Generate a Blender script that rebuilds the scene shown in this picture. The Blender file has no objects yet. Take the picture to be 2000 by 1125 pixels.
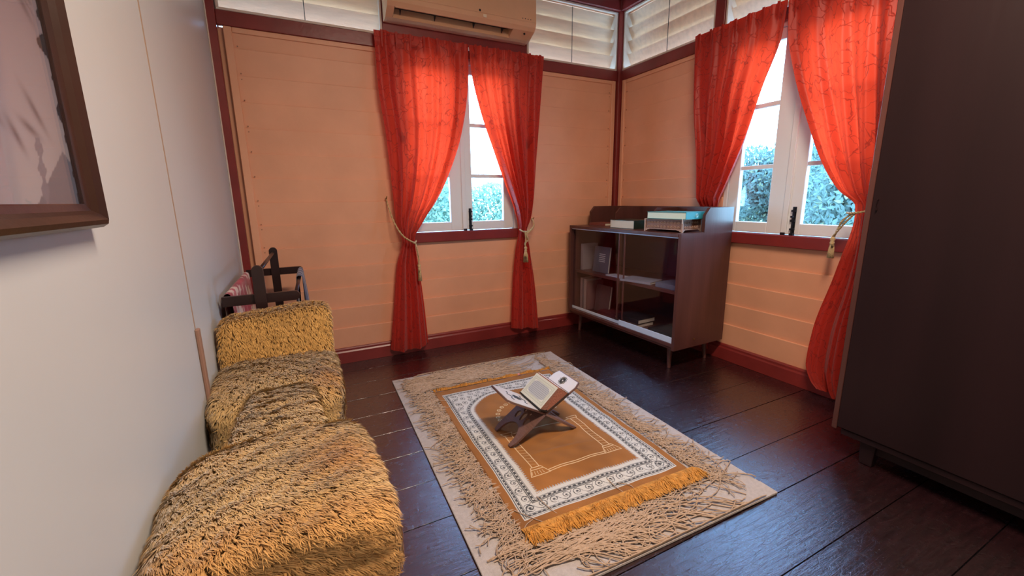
import bpy, bmesh, math, random
import numpy as np
from mathutils import Vector, Matrix
random.seed(7); rng = np.random.default_rng(7)
S = bpy.context.scene
COL = S.collection
PI = math.pi

# ---------------------------------------------------------------- camera, sky, lights, exposure
cam_d = bpy.data.cameras.new('camera'); cam = bpy.data.objects.new('camera', cam_d); COL.objects.link(cam)
cam_d.sensor_width = 36; cam_d.lens = 14.836; cam_d.clip_start = .02; cam_d.clip_end = 300
R_ = Vector((0.89234694, -0.45117232, -0.01266778)); U_ = Vector((0.10382747, 0.17787869, 0.97855967)); F_ = Vector((0.43924571, 0.87452999, -0.20557358))
cam.matrix_world = Matrix(((R_.x, U_.x, -F_.x, -2.66727), (R_.y, U_.y, -F_.y, -3.14739), (R_.z, U_.z, -F_.z, 1.15), (0, 0, 0, 1)))
S.camera = cam
S.view_settings.view_transform = 'Standard'; S.view_settings.look = 'None'
S.view_settings.gamma = 1; S.view_settings.use_curve_mapping = False
S.view_settings.exposure = 0.88

w = bpy.data.worlds.new('sky'); S.world = w; w.use_nodes = True
nt = w.node_tree; nt.nodes.clear()
wo = nt.nodes.new('ShaderNodeOutputWorld'); bg = nt.nodes.new('ShaderNodeBackground')
tc = nt.nodes.new('ShaderNodeTexCoord'); sx = nt.nodes.new('ShaderNodeSeparateXYZ'); rp = nt.nodes.new('ShaderNodeValToRGB')
nt.links.new(tc.outputs['Generated'], sx.inputs[0]); nt.links.new(sx.outputs['Z'], rp.inputs[0])
rp.color_ramp.elements[0].position = 0.0; rp.color_ramp.elements[0].color = (.38, .73, 1, 1)
rp.color_ramp.elements[1].position = .45; rp.color_ramp.elements[1].color = (.24, .54, 1, 1)
nt.links.new(rp.outputs[0], bg.inputs[0]); bg.inputs[1].default_value = 12.5
nt.links.new(bg.outputs[0], wo.inputs[0])

def area(name, loc, rot, sx_, sy_, power, color, portal=False):
    l = bpy.data.lights.new(name, 'AREA'); l.shape = 'RECTANGLE'; l.size = sx_; l.size_y = sy_; l.energy = power; l.color = color
    if portal: l.cycles.is_portal = True
    o = bpy.data.objects.new(name, l); COL.objects.link(o); o.location = loc; o.rotation_euler = rot; return o
area('window_portal', (-1.49, .12, 1.53), (-PI/2, 0, 0), .9, 1.25, 1, (1, 1, 1), True)
area('window_portal', (.12, -1.59, 1.53), (PI/2, 0, PI/2), .9, 1.25, 1, (1, 1, 1), True)
# fill light added to brighten the room (its fixture is built below)
FILL_LIGHT = area('ceiling_fill_light', (-1.75, -2.75, 2.70), (0, 0, 0), 1.0, .22, 46, (1.0, .77, .60))

# ---------------------------------------------------------------- helpers
def mat(name, color, rough=.6, metal=0, bump=0, bscale=40, var=0, vscale=6, spec=.5, stretch=None, sheen=0, coat=0):
    m = bpy.data.materials.new(name); m.use_nodes = True
    n = m.node_tree.nodes; L = m.node_tree.links; b = n['Principled BSDF']
    b.inputs['Base Color'].default_value = (*color, 1); b.inputs['Roughness'].default_value = rough
    b.inputs['Metallic'].default_value = metal; b.inputs['Specular IOR Level'].default_value = spec
    if sheen: b.inputs['Sheen Weight'].default_value = sheen
    if coat: b.inputs['Coat Weight'].default_value = coat
    if bump or var:
        t = n.new('ShaderNodeTexCoord'); mp = n.new('ShaderNodeMapping'); L.new(t.outputs['Object'], mp.inputs[0])
        if stretch: mp.inputs['Scale'].default_value = stretch
    if var:
        q = n.new('ShaderNodeTexNoise'); q.inputs['Scale'].default_value = vscale; q.inputs['Detail'].default_value = 5; L.new(mp.outputs[0], q.inputs[0])
        r = n.new('ShaderNodeValToRGB'); L.new(q.outputs[0], r.inputs[0])
        r.color_ramp.elements[0].position = .3; r.color_ramp.elements[1].position = .72
        r.color_ramp.elements[0].color = (*[c*(1-var) for c in color], 1); r.color_ramp.elements[1].color = (*[min(1, c*(1+var)) for c in color], 1)
        L.new(r.outputs[0], b.inputs['Base Color'])
    if bump:
        q = n.new('ShaderNodeTexNoise'); q.inputs['Scale'].default_value = bscale; q.inputs['Detail'].default_value = 6; L.new(mp.outputs[0], q.inputs[0])
        bp = n.new('ShaderNodeBump'); bp.inputs['Strength'].default_value = bump; bp.inputs['Distance'].default_value = .01
        L.new(q.outputs[0], bp.inputs['Height']); L.new(bp.outputs[0], b.inputs['Normal'])
    return m

def vcol_mat(name, rough=.8, bump=0, bscale=300, sheen=0, attr='Col'):
    m = mat(name, (1, 1, 1), rough, bump=bump, bscale=bscale, sheen=sheen)
    n = m.node_tree.nodes; a = n.new('ShaderNodeAttribute'); a.attribute_name = attr
    m.node_tree.links.new(a.outputs['Color'], n['Principled BSDF'].inputs['Base Color']); return m

def glass_mat(name, refl=.10, tint=(.96, .99, 1), rough=.02, edge=.6):
    m = bpy.data.materials.new(name); m.use_nodes = True; n = m.node_tree.nodes; L = m.node_tree.links; n.clear()
    o = n.new('ShaderNodeOutputMaterial'); mx = n.new('ShaderNodeMixShader'); t = n.new('ShaderNodeBsdfTransparent'); g = n.new('ShaderNodeBsdfGlossy')
    t.inputs[0].default_value = (*tint, 1); g.inputs['Roughness'].default_value = rough
    lw = n.new('ShaderNodeLayerWeight'); lw.inputs[0].default_value = .5
    pw = n.new('ShaderNodeMath'); pw.operation = 'POWER'; pw.inputs[1].default_value = 3.5; L.new(lw.outputs['Facing'], pw.inputs[0])
    ma = n.new('ShaderNodeMath'); ma.operation = 'MULTIPLY_ADD'; ma.inputs[1].default_value = edge; ma.inputs[2].default_value = refl*.35; L.new(pw.outputs[0], ma.inputs[0]); ma.use_clamp = True
    L.new(ma.outputs[0], mx.inputs[0]); L.new(t.outputs[0], mx.inputs[1]); L.new(g.outputs[0], mx.inputs[2]); L.new(mx.outputs[0], o.inputs[0])
    return m

def link(name, me, m, parent=None, smooth=False):
    o = bpy.data.objects.new(name, me); COL.objects.link(o)
    if m is not None and len(me.materials) == 0: me.materials.append(m)
    if parent is not None: o.parent = parent
    if smooth:
        for p in me.polygons: p.use_smooth = True
    return o
def fin(name, bm, m, parent=None, smooth=False):
    bmesh.ops.recalc_face_normals(bm, faces=bm.faces)
    me = bpy.data.meshes.new(name); bm.to_mesh(me); bm.free(); return link(name, me, m, parent, smooth)
def empty(name, loc=(0, 0, 0), rz=0):
    o = bpy.data.objects.new(name, None); COL.objects.link(o); o.location = loc; o.rotation_euler = (0, 0, rz); o.empty_display_size = .05; return o
def tag(o, label=None, cat=None, group=None, kind=None):
    if label: o['label'] = label
    if cat: o['category'] = cat
    if group: o['group'] = group
    if kind: o['kind'] = kind
    return o
def st(o): o['kind'] = 'structure'; return o
def box(bm, x0, x1, y0, y1, z0, z1, bev=0, M=None):
    v = [bm.verts.new((x, y, z)) for x in (x0, x1) for y in (y0, y1) for z in (z0, z1)]
    fs = [(0, 1, 3, 2), (4, 6, 7, 5), (0, 4, 5, 1), (2, 3, 7, 6), (0, 2, 6, 4), (1, 5, 7, 3)]
    F = [bm.faces.new([v[i] for i in f]) for f in fs]
    if bev:
        E_ = list({e for f in F for e in f.edges}); r = bmesh.ops.bevel(bm, geom=E_, offset=bev, segments=1, affect='EDGES', profile=.5)
        v = list({vv for f in r['faces'] for vv in f.verts} | {q for q in v if q.is_valid})
    if M is not None:
        for q in v:
            if q.is_valid: q.co = M @ q.co
def boxo(name, m, parent, *a, bev=0):
    bm = bmesh.new(); box(bm, *a, bev=bev); return fin(name, bm, m, parent)
def prism(bm, pts, axis, a0, a1):
    """extrude a 2-D outline; axis 'x': pts are (y,z); 'y': (x,z); 'z': (x,y)"""
    def P(p, a): return {'x': (a, p[0], p[1]), 'y': (p[0], a, p[1]), 'z': (p[0], p[1], a)}[axis]
    A = [bm.verts.new(P(p, a0)) for p in pts]; B = [bm.verts.new(P(p, a1)) for p in pts]; n = len(pts)
    bm.faces.new(A); bm.faces.new(B[::-1])
    for i in range(n): bm.faces.new((A[i], B[i], B[(i+1) % n], A[(i+1) % n]))
def tube(bm, pts, r, n=6, cap=True):
    pts = [Vector(p) for p in pts]; rings = []
    for i, p in enumerate(pts):
        t = (pts[min(i+1, len(pts)-1)]-pts[max(i-1, 0)]).normalized()
        a = t.cross(Vector((0, 0, 1)))
        if a.length < .1: a = t.cross(Vector((1, 0, 0)))
        a.normalize(); b = t.cross(a); rr = r[i] if isinstance(r, (list, tuple)) else r
        rings.append([bm.verts.new(p+(a*math.cos(2*PI*k/n)+b*math.sin(2*PI*k/n))*rr) for k in range(n)])
    for A, B in zip(rings, rings[1:]):
        for k in range(n): bm.faces.new((A[k], A[(k+1) % n], B[(k+1) % n], B[k]))
    if cap: bm.faces.new(rings[0]); bm.faces.new(rings[-1][::-1])
def np_mesh(name, V, F, cols=None, smooth=False):
    me = bpy.data.meshes.new(name); V = np.asarray(V, dtype=np.float32); F = np.asarray(F, dtype=np.int32); k = F.shape[1]
    me.vertices.add(len(V)); me.vertices.foreach_set('co', V.ravel())
    me.loops.add(F.size); me.loops.foreach_set('vertex_index', F.ravel())
    me.polygons.add(len(F)); me.polygons.foreach_set('loop_start', np.arange(0, F.size, k, dtype=np.int32))
    me.polygons.foreach_set('loop_total', np.full(len(F), k, dtype=np.int32))
    if smooth: me.polygons.foreach_set('use_smooth', np.ones(len(F), dtype=bool))
    me.update(calc_edges=True)
    if cols is not None:
        a = me.color_attributes.new('Col', 'FLOAT_COLOR', 'POINT'); c = np.ones((len(V), 4), dtype=np.float32); c[:, :3] = cols; a.data.foreach_set('color', c.ravel())
    me.validate(); return me
def gridf(nu, nv, off=0):
    i = np.arange(nv-1)[:, None]*nu+np.arange(nu-1)[None, :]; i = i.ravel()+off
    return np.stack([i, i+1, i+nu+1, i+nu], 1)
def copy_tree(o, parent=None):
    c = o.copy(); COL.objects.link(c); c.parent = parent
    for ch in list(o.children): copy_tree(ch, c)
    return c
def smoothnoise(x, y, seed=0):
    r = np.random.default_rng(seed); s = 0
    for k in range(7):
        a = r.uniform(0, 2*PI); f = r.uniform(.6, 1.7); ph = r.uniform(0, 6.28); s = s+np.sin(f*(np.cos(a)*x+np.sin(a)*y)+ph)
    return s/3.5

# ---------------------------------------------------------------- materials
M_plank = mat('painted cream board', (.73, .36, .215), .48, bump=.15, bscale=18, var=.07, vscale=3)
M_left = mat('smooth cream wall panel', (.53, .56, .575), .38, bump=.04, bscale=8, var=.03, vscale=1.5)
M_red = mat('dark red gloss paint', (.20, .022, .020), .33, bump=.08, bscale=30, var=.15)
M_white = mat('white painted timber', (.72, .74, .77), .38, bump=.05, bscale=40)
M_whitetrim = mat('white trim strip', (.66, .54, .46), .45, bump=.05)
M_louvre = mat('cream louvre board', (.86, .62, .45), .45, bump=.1, bscale=25, var=.08, stretch=(1, 6, 6))
M_ac = mat('aged ivory plastic', (.74, .42, .24), .35, var=.03)
M_dark = mat('near black plastic', (.012, .012, .016), .45)
M_iron = mat('blackened iron', (.02, .022, .03), .38, metal=.6, bump=.1)
M_ward = mat('dark wenge laminate', (.016, .006, .007), .42, spec=.25, bump=.05, bscale=30, var=.2, stretch=(1, 1, .1))
M_cab = mat('reddish brown wood veneer', (.085, .030, .024), .36, bump=.05, bscale=60, var=.25, vscale=12, stretch=(1, 1, .08))
M_cabin = mat('dark slate back panel', (.022, .022, .032), .4)
M_track = mat('sky-tinted aluminium', (.62, .76, .92), .3, metal=.2)  # blue window reflection put into the base colour
M_glass = glass_mat('window glass', .12)
M_cglass = glass_mat('cabinet glass', .12, (.93, .93, .97), .03, .22)
M_rackw = mat('dark stained wood', (.022, .009, .009), .35, var=.2, bump=.05)
M_gold = mat('gold and cream cord', (.62, .44, .22), .55, bump=.6, bscale=250, var=.25, vscale=90)
M_brass = mat('aged brass', (.35, .24, .10), .35, metal=.9)
M_frame = mat('brown moulded frame', (.040, .018, .013), .28, bump=.05, var=.15)
M_page = mat('cream page edges', (.72, .64, .50), .8, bump=.5, bscale=120, stretch=(.2, .2, 8))
M_rug = mat('beige woven rug', (.49, .445, .42), .92, bump=.5, bscale=500, var=.10, vscale=80)
M_yarn = mat('beige rug yarn', (.50, .36, .25), .9, bump=.4, bscale=700, var=.15, vscale=60)
M_fringe = mat('golden fringe', (.60, .27, .045), .85, bump=.3, bscale=500, var=.3, vscale=40)
M_ceil = mat('ceiling board', (.40, .33, .27), .6, var=.04)

# floor: worn dark glossy paint
def floor_mat():
    m = mat('worn dark floor paint', (.026, .009, .011), .3)
    n = m.node_tree.nodes; L = m.node_tree.links; b = n['Principled BSDF']
    t = n.new('ShaderNodeTexCoord'); mp = n.new('ShaderNodeMapping'); L.new(t.outputs['Object'], mp.inputs[0]); mp.inputs['Scale'].default_value = (1, 7, 1)
    q = n.new('ShaderNodeTexNoise'); q.inputs['Scale'].default_value = 9; q.inputs['Detail'].default_value = 8; q.inputs['Roughness'].default_value = .65; L.new(mp.outputs[0], q.inputs[0])
    r = n.new('ShaderNodeValToRGB'); L.new(q.outputs[0], r.inputs[0]); e = r.color_ramp.elements
    e[0].position = .3; e[0].color = (.010, .004, .005, 1); e[1].position = .75; e[1].color = (.028, .009, .011, 1); L.new(r.outputs[0], b.inputs['Base Color'])
    q2 = n.new('ShaderNodeTexNoise'); q2.inputs['Scale'].default_value = 34; q2.inputs['Detail'].default_value = 8; q2.inputs['Roughness'].default_value = .7; L.new(t.outputs['Object'], q2.inputs[0])
    r2 = n.new('ShaderNodeMapRange'); L.new(q2.outputs[0], r2.inputs[0]); r2.inputs[1].default_value = .3; r2.inputs[2].default_value = .7; r2.inputs[3].default_value = .10; r2.inputs[4].default_value = .34
    L.new(r2.outputs[0], b.inputs['Roughness'])
    b1 = n.new('ShaderNodeBump'); b1.inputs['Strength'].default_value = .22; b1.inputs['Distance'].default_value = .006; L.new(q2.outputs[0], b1.inputs['Height'])
    b2 = n.new('ShaderNodeBump'); b2.inputs['Strength'].default_value = .3; b2.inputs['Distance'].default_value = .006; L.new(q.outputs[0], b2.inputs['Height']); L.new(b1.outputs[0], b2.inputs['Normal'])
    # scratches
    v = n.new('ShaderNodeTexVoronoi'); v.feature = 'DISTANCE_TO_EDGE'; v.inputs['Scale'].default_value = 14
    mp2 = n.new('ShaderNodeMapping'); mp2.inputs['Scale'].default_value = (.5, 5, 1); mp2.inputs['Rotation'].default_value = (0, 0, .15); L.new(t.outputs['Object'], mp2.inputs[0]); L.new(mp2.outputs[0], v.inputs[0])
    r3 = n.new('ShaderNodeMapRange'); L.new(v.outputs[0], r3.inputs[0]); r3.inputs[1].default_value = 0; r3.inputs[2].default_value = .03
    b3 = n.new('ShaderNodeBump'); b3.inputs['Strength'].default_value = .25; b3.inputs['Distance'].default_value = .003; L.new(r3.outputs[0], b3.inputs['Height']); L.new(b2.outputs[0], b3.inputs['Normal'])
    L.new(b3.outputs[0], b.inputs['Normal']); b.inputs['Specular IOR Level'].default_value = 1.0; b.inputs['Coat Weight'].default_value = .8; b.inputs['Coat Roughness'].default_value = .16; b.inputs['Coat IOR'].default_value = 1.7
    L.new(b2.outputs[0], b.inputs['Coat Normal'])
    return m
M_floor = floor_mat()

def curtain_mat():
    m = bpy.data.materials.new('coral red curtain cloth'); m.use_nodes = True; n = m.node_tree.nodes; L = m.node_tree.links; n.clear()
    o = n.new('ShaderNodeOutputMaterial'); mx = n.new('ShaderNodeMixShader'); mx.inputs[0].default_value = .62
    d = n.new('ShaderNodeBsdfPrincipled'); t = n.new('ShaderNodeBsdfTranslucent')
    tc = n.new('ShaderNodeTexCoord'); mp = n.new('ShaderNodeMapping'); L.new(tc.outputs['UV'], mp.inputs[0]); mp.inputs['Scale'].default_value = (1, 1, 1)
    nz = n.new('ShaderNodeTexNoise'); nz.inputs['Scale'].default_value = 9; nz.inputs['Detail'].default_value = 3; L.new(mp.outputs[0], nz.inputs[0])
    ad = n.new('ShaderNodeVectorMath'); ad.operation = 'MULTIPLY_ADD'; L.new(nz.outputs['Color'], ad.inputs[0]); ad.inputs[1].default_value = (.18, .18, 0); L.new(mp.outputs[0], ad.inputs[2])
    v = n.new('ShaderNodeTexVoronoi'); v.feature = 'DISTANCE_TO_EDGE'; v.inputs['Scale'].default_value = 13; L.new(ad.outputs[0], v.inputs[0])
    r = n.new('ShaderNodeMapRange'); L.new(v.outputs[0], r.inputs[0]); r.inputs[1].default_value = .0; r.inputs[2].default_value = .035; r.inputs[3].default_value = .0; r.inputs[4].default_value = 1
    c1 = n.new('ShaderNodeMix'); c1.data_type = 'RGBA'; L.new(r.outputs[0], c1.inputs[0]); c1.inputs[6].default_value = (.50, .035, .025, 1); c1.inputs[7].default_value = (.62, .06, .04, 1)
    c2 = n.new('ShaderNodeMix'); c2.data_type = 'RGBA'; L.new(r.outputs[0], c2.inputs[0]); c2.inputs[6].default_value = (.30, .014, .005, 1); c2.inputs[7].default_value = (.74, .032, .008, 1)
    L.new(c1.outputs[2], d.inputs['Base Color']); d.inputs['Roughness'].default_value = .42; d.inputs['Sheen Weight'].default_value = .3
    L.new(c2.outputs[2], t.inputs[0])
    bp = n.new('ShaderNodeBump'); bp.inputs['Strength'].default_value = .35; bp.inputs['Distance'].default_value = .003; L.new(r.outputs[0], bp.inputs['Height']); L.new(bp.outputs[0], d.inputs['Normal'])
    L.new(d.outputs[0], mx.inputs[1]); L.new(t.outputs[0], mx.inputs[2]); L.new(mx.outputs[0], o.inputs[0]); return m
M_curt = curtain_mat()

# ---------------------------------------------------------------- setting: floor, walls, ceiling
X0, Y1, ZC = -3.003, -4.6, 2.84      # left wall plane, rear wall plane, ceiling height
RAILB, RAILT, BASE = 2.146, 2.225, .113
floor = st(boxo('floor', M_dark, None, X0-.1, .1, Y1-.1, .1, -.08, -.028))
ys = [0.05, -.2, -.43, -.665, -.90, -1.13, -1.36, -1.59, -1.82, -2.08, -2.305, -2.54, -2.78, -3.02, -3.26, -3.5, -3.74, -3.98, -4.22, -4.6]
for a, b in zip(ys, ys[1:]):
    cuts = [X0-.05, .05]
    for p, q in zip(cuts, cuts[1:]):
        boxo('floor_plank', M_floor, floor, p+.001, q-.001, b+.0016, a-.0016, -.028, random.uniform(-.0012, 0.0), bev=.0006)

def plank_row(parent, axis, a0, a1, z0, z1, sgn=-1):
    """lapped board seen from inside: top edge stands proud, foot tucked back. axis x: back wall; axis y: right wall"""
    bm = bmesh.new(); t = random.uniform(.011, .015)
    pts = [(sgn*-.012, z0), (sgn*.000, z0), (sgn*t, z1-.003), (sgn*(t-.002), z1-.0005), (sgn*-.012, z1-.0005)]
    prism(bm, pts, axis, a0, a1) if axis == 'x' else prism(bm, pts, 'y', a0, a1)
    return fin('wall_plank', bm, M_plank, parent)
rows = [BASE]+[.262+.1478*k for k in range(13)]
rows = [z for z in rows if z < 2.1]+[RAILB+.01]

wb = bmesh.new()   # back wall sheathing with the window opening
for x0, x1, z0, z1 in ((X0-.1, -1.95, -.05, RAILB), (-1.03, .1, -.05, RAILB), (-1.95, -1.03, -.05, .845), (-2.03, -.935, RAILB, 2.68), (X0-.1, .1, 2.68, ZC+.1), (X0-.1, -2.951, RAILB, 2.68), (-.052, .1, RAILB, 2.68)):
    box(wb, x0, x1, .0125, .05, z0, z1)
wall_back = st(fin('wall_back', wb, M_plank))
for i, (z0, z1) in enumerate(zip(rows, rows[1:])):
    z1b = min(z1, RAILB+.005)
    if z1 <= .85: plank_row(wall_back, 'x', -2.915, -.05, z0, z1b)
    elif z0 < .85: plank_row(wall_back, 'x', -2.915, -1.95, z0, z1b); plank_row(wall_back, 'x', -1.03, -.05, z0, z1b); plank_row(wall_back, 'x', -1.95, -1.03, z0, .846)
    else: plank_row(wall_back, 'x', -2.915, -1.95, z0, z1b); plank_row(wall_back, 'x', -1.03, -.05, z0, z1b)
wr = bmesh.new()
for y0, y1, z0, z1 in ((-1.13, .1, -.05, RAILB), (Y1-.1, -2.05, -.05, RAILB), (-2.05, -1.13, -.05, .845), (Y1-.1, -3.05, RAILB, 2.68), (Y1-.1, .1, 2.68, ZC+.1), (-.052, .012, RAILB, 2.68), (-1.041, -.976, RAILB, 2.68), (-2.096, -2.034, RAILB, 2.68)):
    box(wr, .0125, .05, y0, y1, z0, z1)
wall_right = st(fin('wall_right', wr, M_plank))
for i, (z0, z1) in enumerate(zip(rows, rows[1:])):
    z1b = min(z1, RAILB+.005)
    if z1 <= .85: plank_row(wall_right, 'y', -.045, Y1, z0, z1b)
    elif z0 < .85: plank_row(wall_right, 'y', -.045, -1.13, z0, z1b); plank_row(wall_right, 'y', -2.05, Y1, z0, z1b); plank_row(wall_right, 'y', -1.13, -2.05, z0, .846)
    else: plank_row(wall_right, 'y', -.045, -1.13, z0, z1b); plank_row(wall_right, 'y', -2.05, Y1, z0, z1b)
# battens of cream wood beside the posts, with nail heads
def batten(parent, *a):
    o = boxo('batten', M_plank, parent, *a, bev=.003); return o
batten(wall_back, -2.93, -2.888, -.022, .0, BASE, RAILB); batten(wall_back, -.098, -.058, -.022, 0, BASE, RAILB)
batten(wall_right, -.022, 0, -.096, -.06, BASE, RAILB)
batten(wall_back, -2.888, -2.03, -.018, 0, RAILB-.03, RAILB); batten(wall_back, -.93, -.098, -.018, 0, RAILB-.03, RAILB); batten(wall_right, -.018, 0, -1.0, -.096, RAILB-.03, RAILB)
nb = bmesh.new()
for z in rows[1:-1]:
    for (x, y, dx, dy) in ((-2.87, -.009, .003, .002), (-.115, -.009, .003, .002), (-.009, -.112, .002, .003)):
        for dz in (-.02, .012):
            box(nb, x-dx, x+dx, y-dy, y+dy, z+dz-.003, z+dz+.003)
tag(fin('nail_heads', nb, mat('dull nail heads', (.28, .13, .07), .6), wall_back), kind='stuff')

wl = st(boxo('wall_left', M_left, None, X0-.1, X0-.012, Y1-.1, .1, -.05, ZC+.1))
for y0, y1 in ((-1.478, -.038), (-2.70, -1.486), (-3.92, -2.708), (Y1, -3.928)):
    boxo('wall_panel', M_left, wl, X0-.013, X0, y0, y1, 0, ZC, bev=.001)
for yj in (-1.482, -2.704, -3.924): boxo('joint_strip', mat('tan joint strip', (.36, .25, .17), .5), wl, X0-.011, X0+.0012, yj-.0038, yj+.0038, 0, ZC, bev=.0005)
# plain rear wall behind the camera
wf = bmesh.new(); box(wf, X0-.1, .1, Y1-.05, Y1, -.05, ZC+.1)
st(fin('wall_rear', wf, M_left))
ceil = st(boxo('ceiling', M_ceil, None, X0-.1, .1, Y1-.1, .1, ZC+.02, ZC+.08))
for k in range(15): boxo('ceiling_board', M_ceil, ceil, X0+.2*k+.002, X0+.2*(k+1)-.002, Y1, .05, ZC, ZC+.019, bev=.002)

n_t = [0]
def trim(m, *a, bev=.003, parent=None, name=None):
    n_t[0] += 1; return st(boxo(name or 'trim_%d' % n_t[0], m, parent, *a, bev=bev))
trim(M_red, -.052, 0, -.052, 0, 0, ZC)                        # corner post
trim(M_red, X0, X0+.046, -.046, 0, 0, ZC)                     # left corner post
trim(M_whitetrim, X0, X0+.007, -.062, -.046, 0, ZC)            # pale strip beside it
trim(M_red, X0+.046, -.052, -.026, 0, RAILB, RAILT)           # rail of back wall
trim(M_red, -.026, 0, Y1, -.052, RAILB, RAILT)                # rail of right wall
trim(M_red, X0+.046, -.052, -.05, 0, 2.685, 2.80)             # wall plates under the ceiling
trim(M_red, -.05, 0, Y1, -.052, 2.685, 2.80)
trim(M_red, -2.028, -.940, -.018, 0.012, RAILT, 2.685)          # panel behind the air conditioner
trim(M_red, -.03, 0, -1.045, -.972, RAILT, 2.685)             # post between louvres
trim(M_red, -.03, 0, -2.10, -2.03, RAILT, 2.685)
def baseb(name, m, pts, axis, a0, a1):
    bm = bmesh.new(); prism(bm, pts, axis, a0, a1); return st(fin(name, bm, m))
baseb('baseboard_back', M_red, [(0, 0), (-.024, 0), (-.024, .082), (-.018, .092), (-.018, .105), (-.012, BASE), (0, BASE)], 'x', X0+.046, -.052)
baseb('baseboard_right', M_red, [(0, 0), (-.024, 0), (-.024, .082), (-.018, .092), (-.018, .105), (-.012, BASE), (0, BASE)], 'y', Y1, -.052)

# ---------------------------------------------------------------- louvres
def louvre(name_label, axis, a0, a1, n_div):
    """fixed louvre panel between rail and wall plate"""
    root = empty('louvre_panel', (0, 0, 0)); st(root)
    def B(nm, m, u0, u1, d0, d1, z0, z1, bev=.002):
        return boxo(nm, m, root, *((u0, u1, d0, d1, z0, z1) if axis == 'x' else (d0, d1, u0, u1, z0, z1)), bev=bev)
    z0, z1 = RAILT+.002, 2.683; t = .014
    B('louvre_frame', M_whitetrim, a0, a1, -.022, .0, z0, z0+t); B('louvre_frame', M_whitetrim, a0, a1, -.022, .0, z1-t, z1)
    B('louvre_frame', M_whitetrim, a0, a0+t, -.022, .0, z0+t, z1-t); B('louvre_frame', M_whitetrim, a1-t, a1, -.022, .0, z0+t, z1-t)
    for k in range(5):
        zc = z0+.012+k*.104; bm = bmesh.new()
        pts = [(.030, zc+.118), (.044, zc+.124), (.122, zc-.012), (.108, zc-.018)]
        prism(bm, pts, axis, a0+.0008, a1-.0008)
        fin('louvre_slat', bm, M_louvre, root)
    for i in range(1, n_div+1):
        u = a0+(a1-a0)*i/(n_div+1); bm = bmesh.new()
        P = (u, .02, z0+t) if axis == 'x' else (.02, u, z0+t); Q = (u, .02, z1-t) if axis == 'x' else (.02, u, z1-t)
        tube(bm, [P, Q], .0025, 5); fin('louvre_rod', bm, M_iron, root)
    for u0, u1 in ((a0-.006, a0+.0005), (a1-.0005, a1+.006)): B('louvre_jamb', M_whitetrim, u0, u1, .001, .13, z0, z1)
    return root
louvre('a', 'x', -2.950, -2.030, 1); louvre('b', 'x', -.938, -.054, 1)
louvre('c', 'y', -.970, -.054, 1); louvre('d', 'y', -2.028, -1.047, 1); louvre('e', 'y', -3.04, -2.102, 1)
trim(M_red, -.03, 0, -3.11, -3.04, RAILT, 2.685)
# eave outside over windows and louvres
M_eave = mat('eave boards', (.55, .50, .42), .7)
eave = bmesh.new(); box(eave, X0-.6, .75, .055, .75, ZC+.12, ZC+.16); box(eave, .055, .75, Y1-.6, .055, ZC+.12, ZC+.16)
st(fin('ceiling_eave', eave, M_eave))

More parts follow.
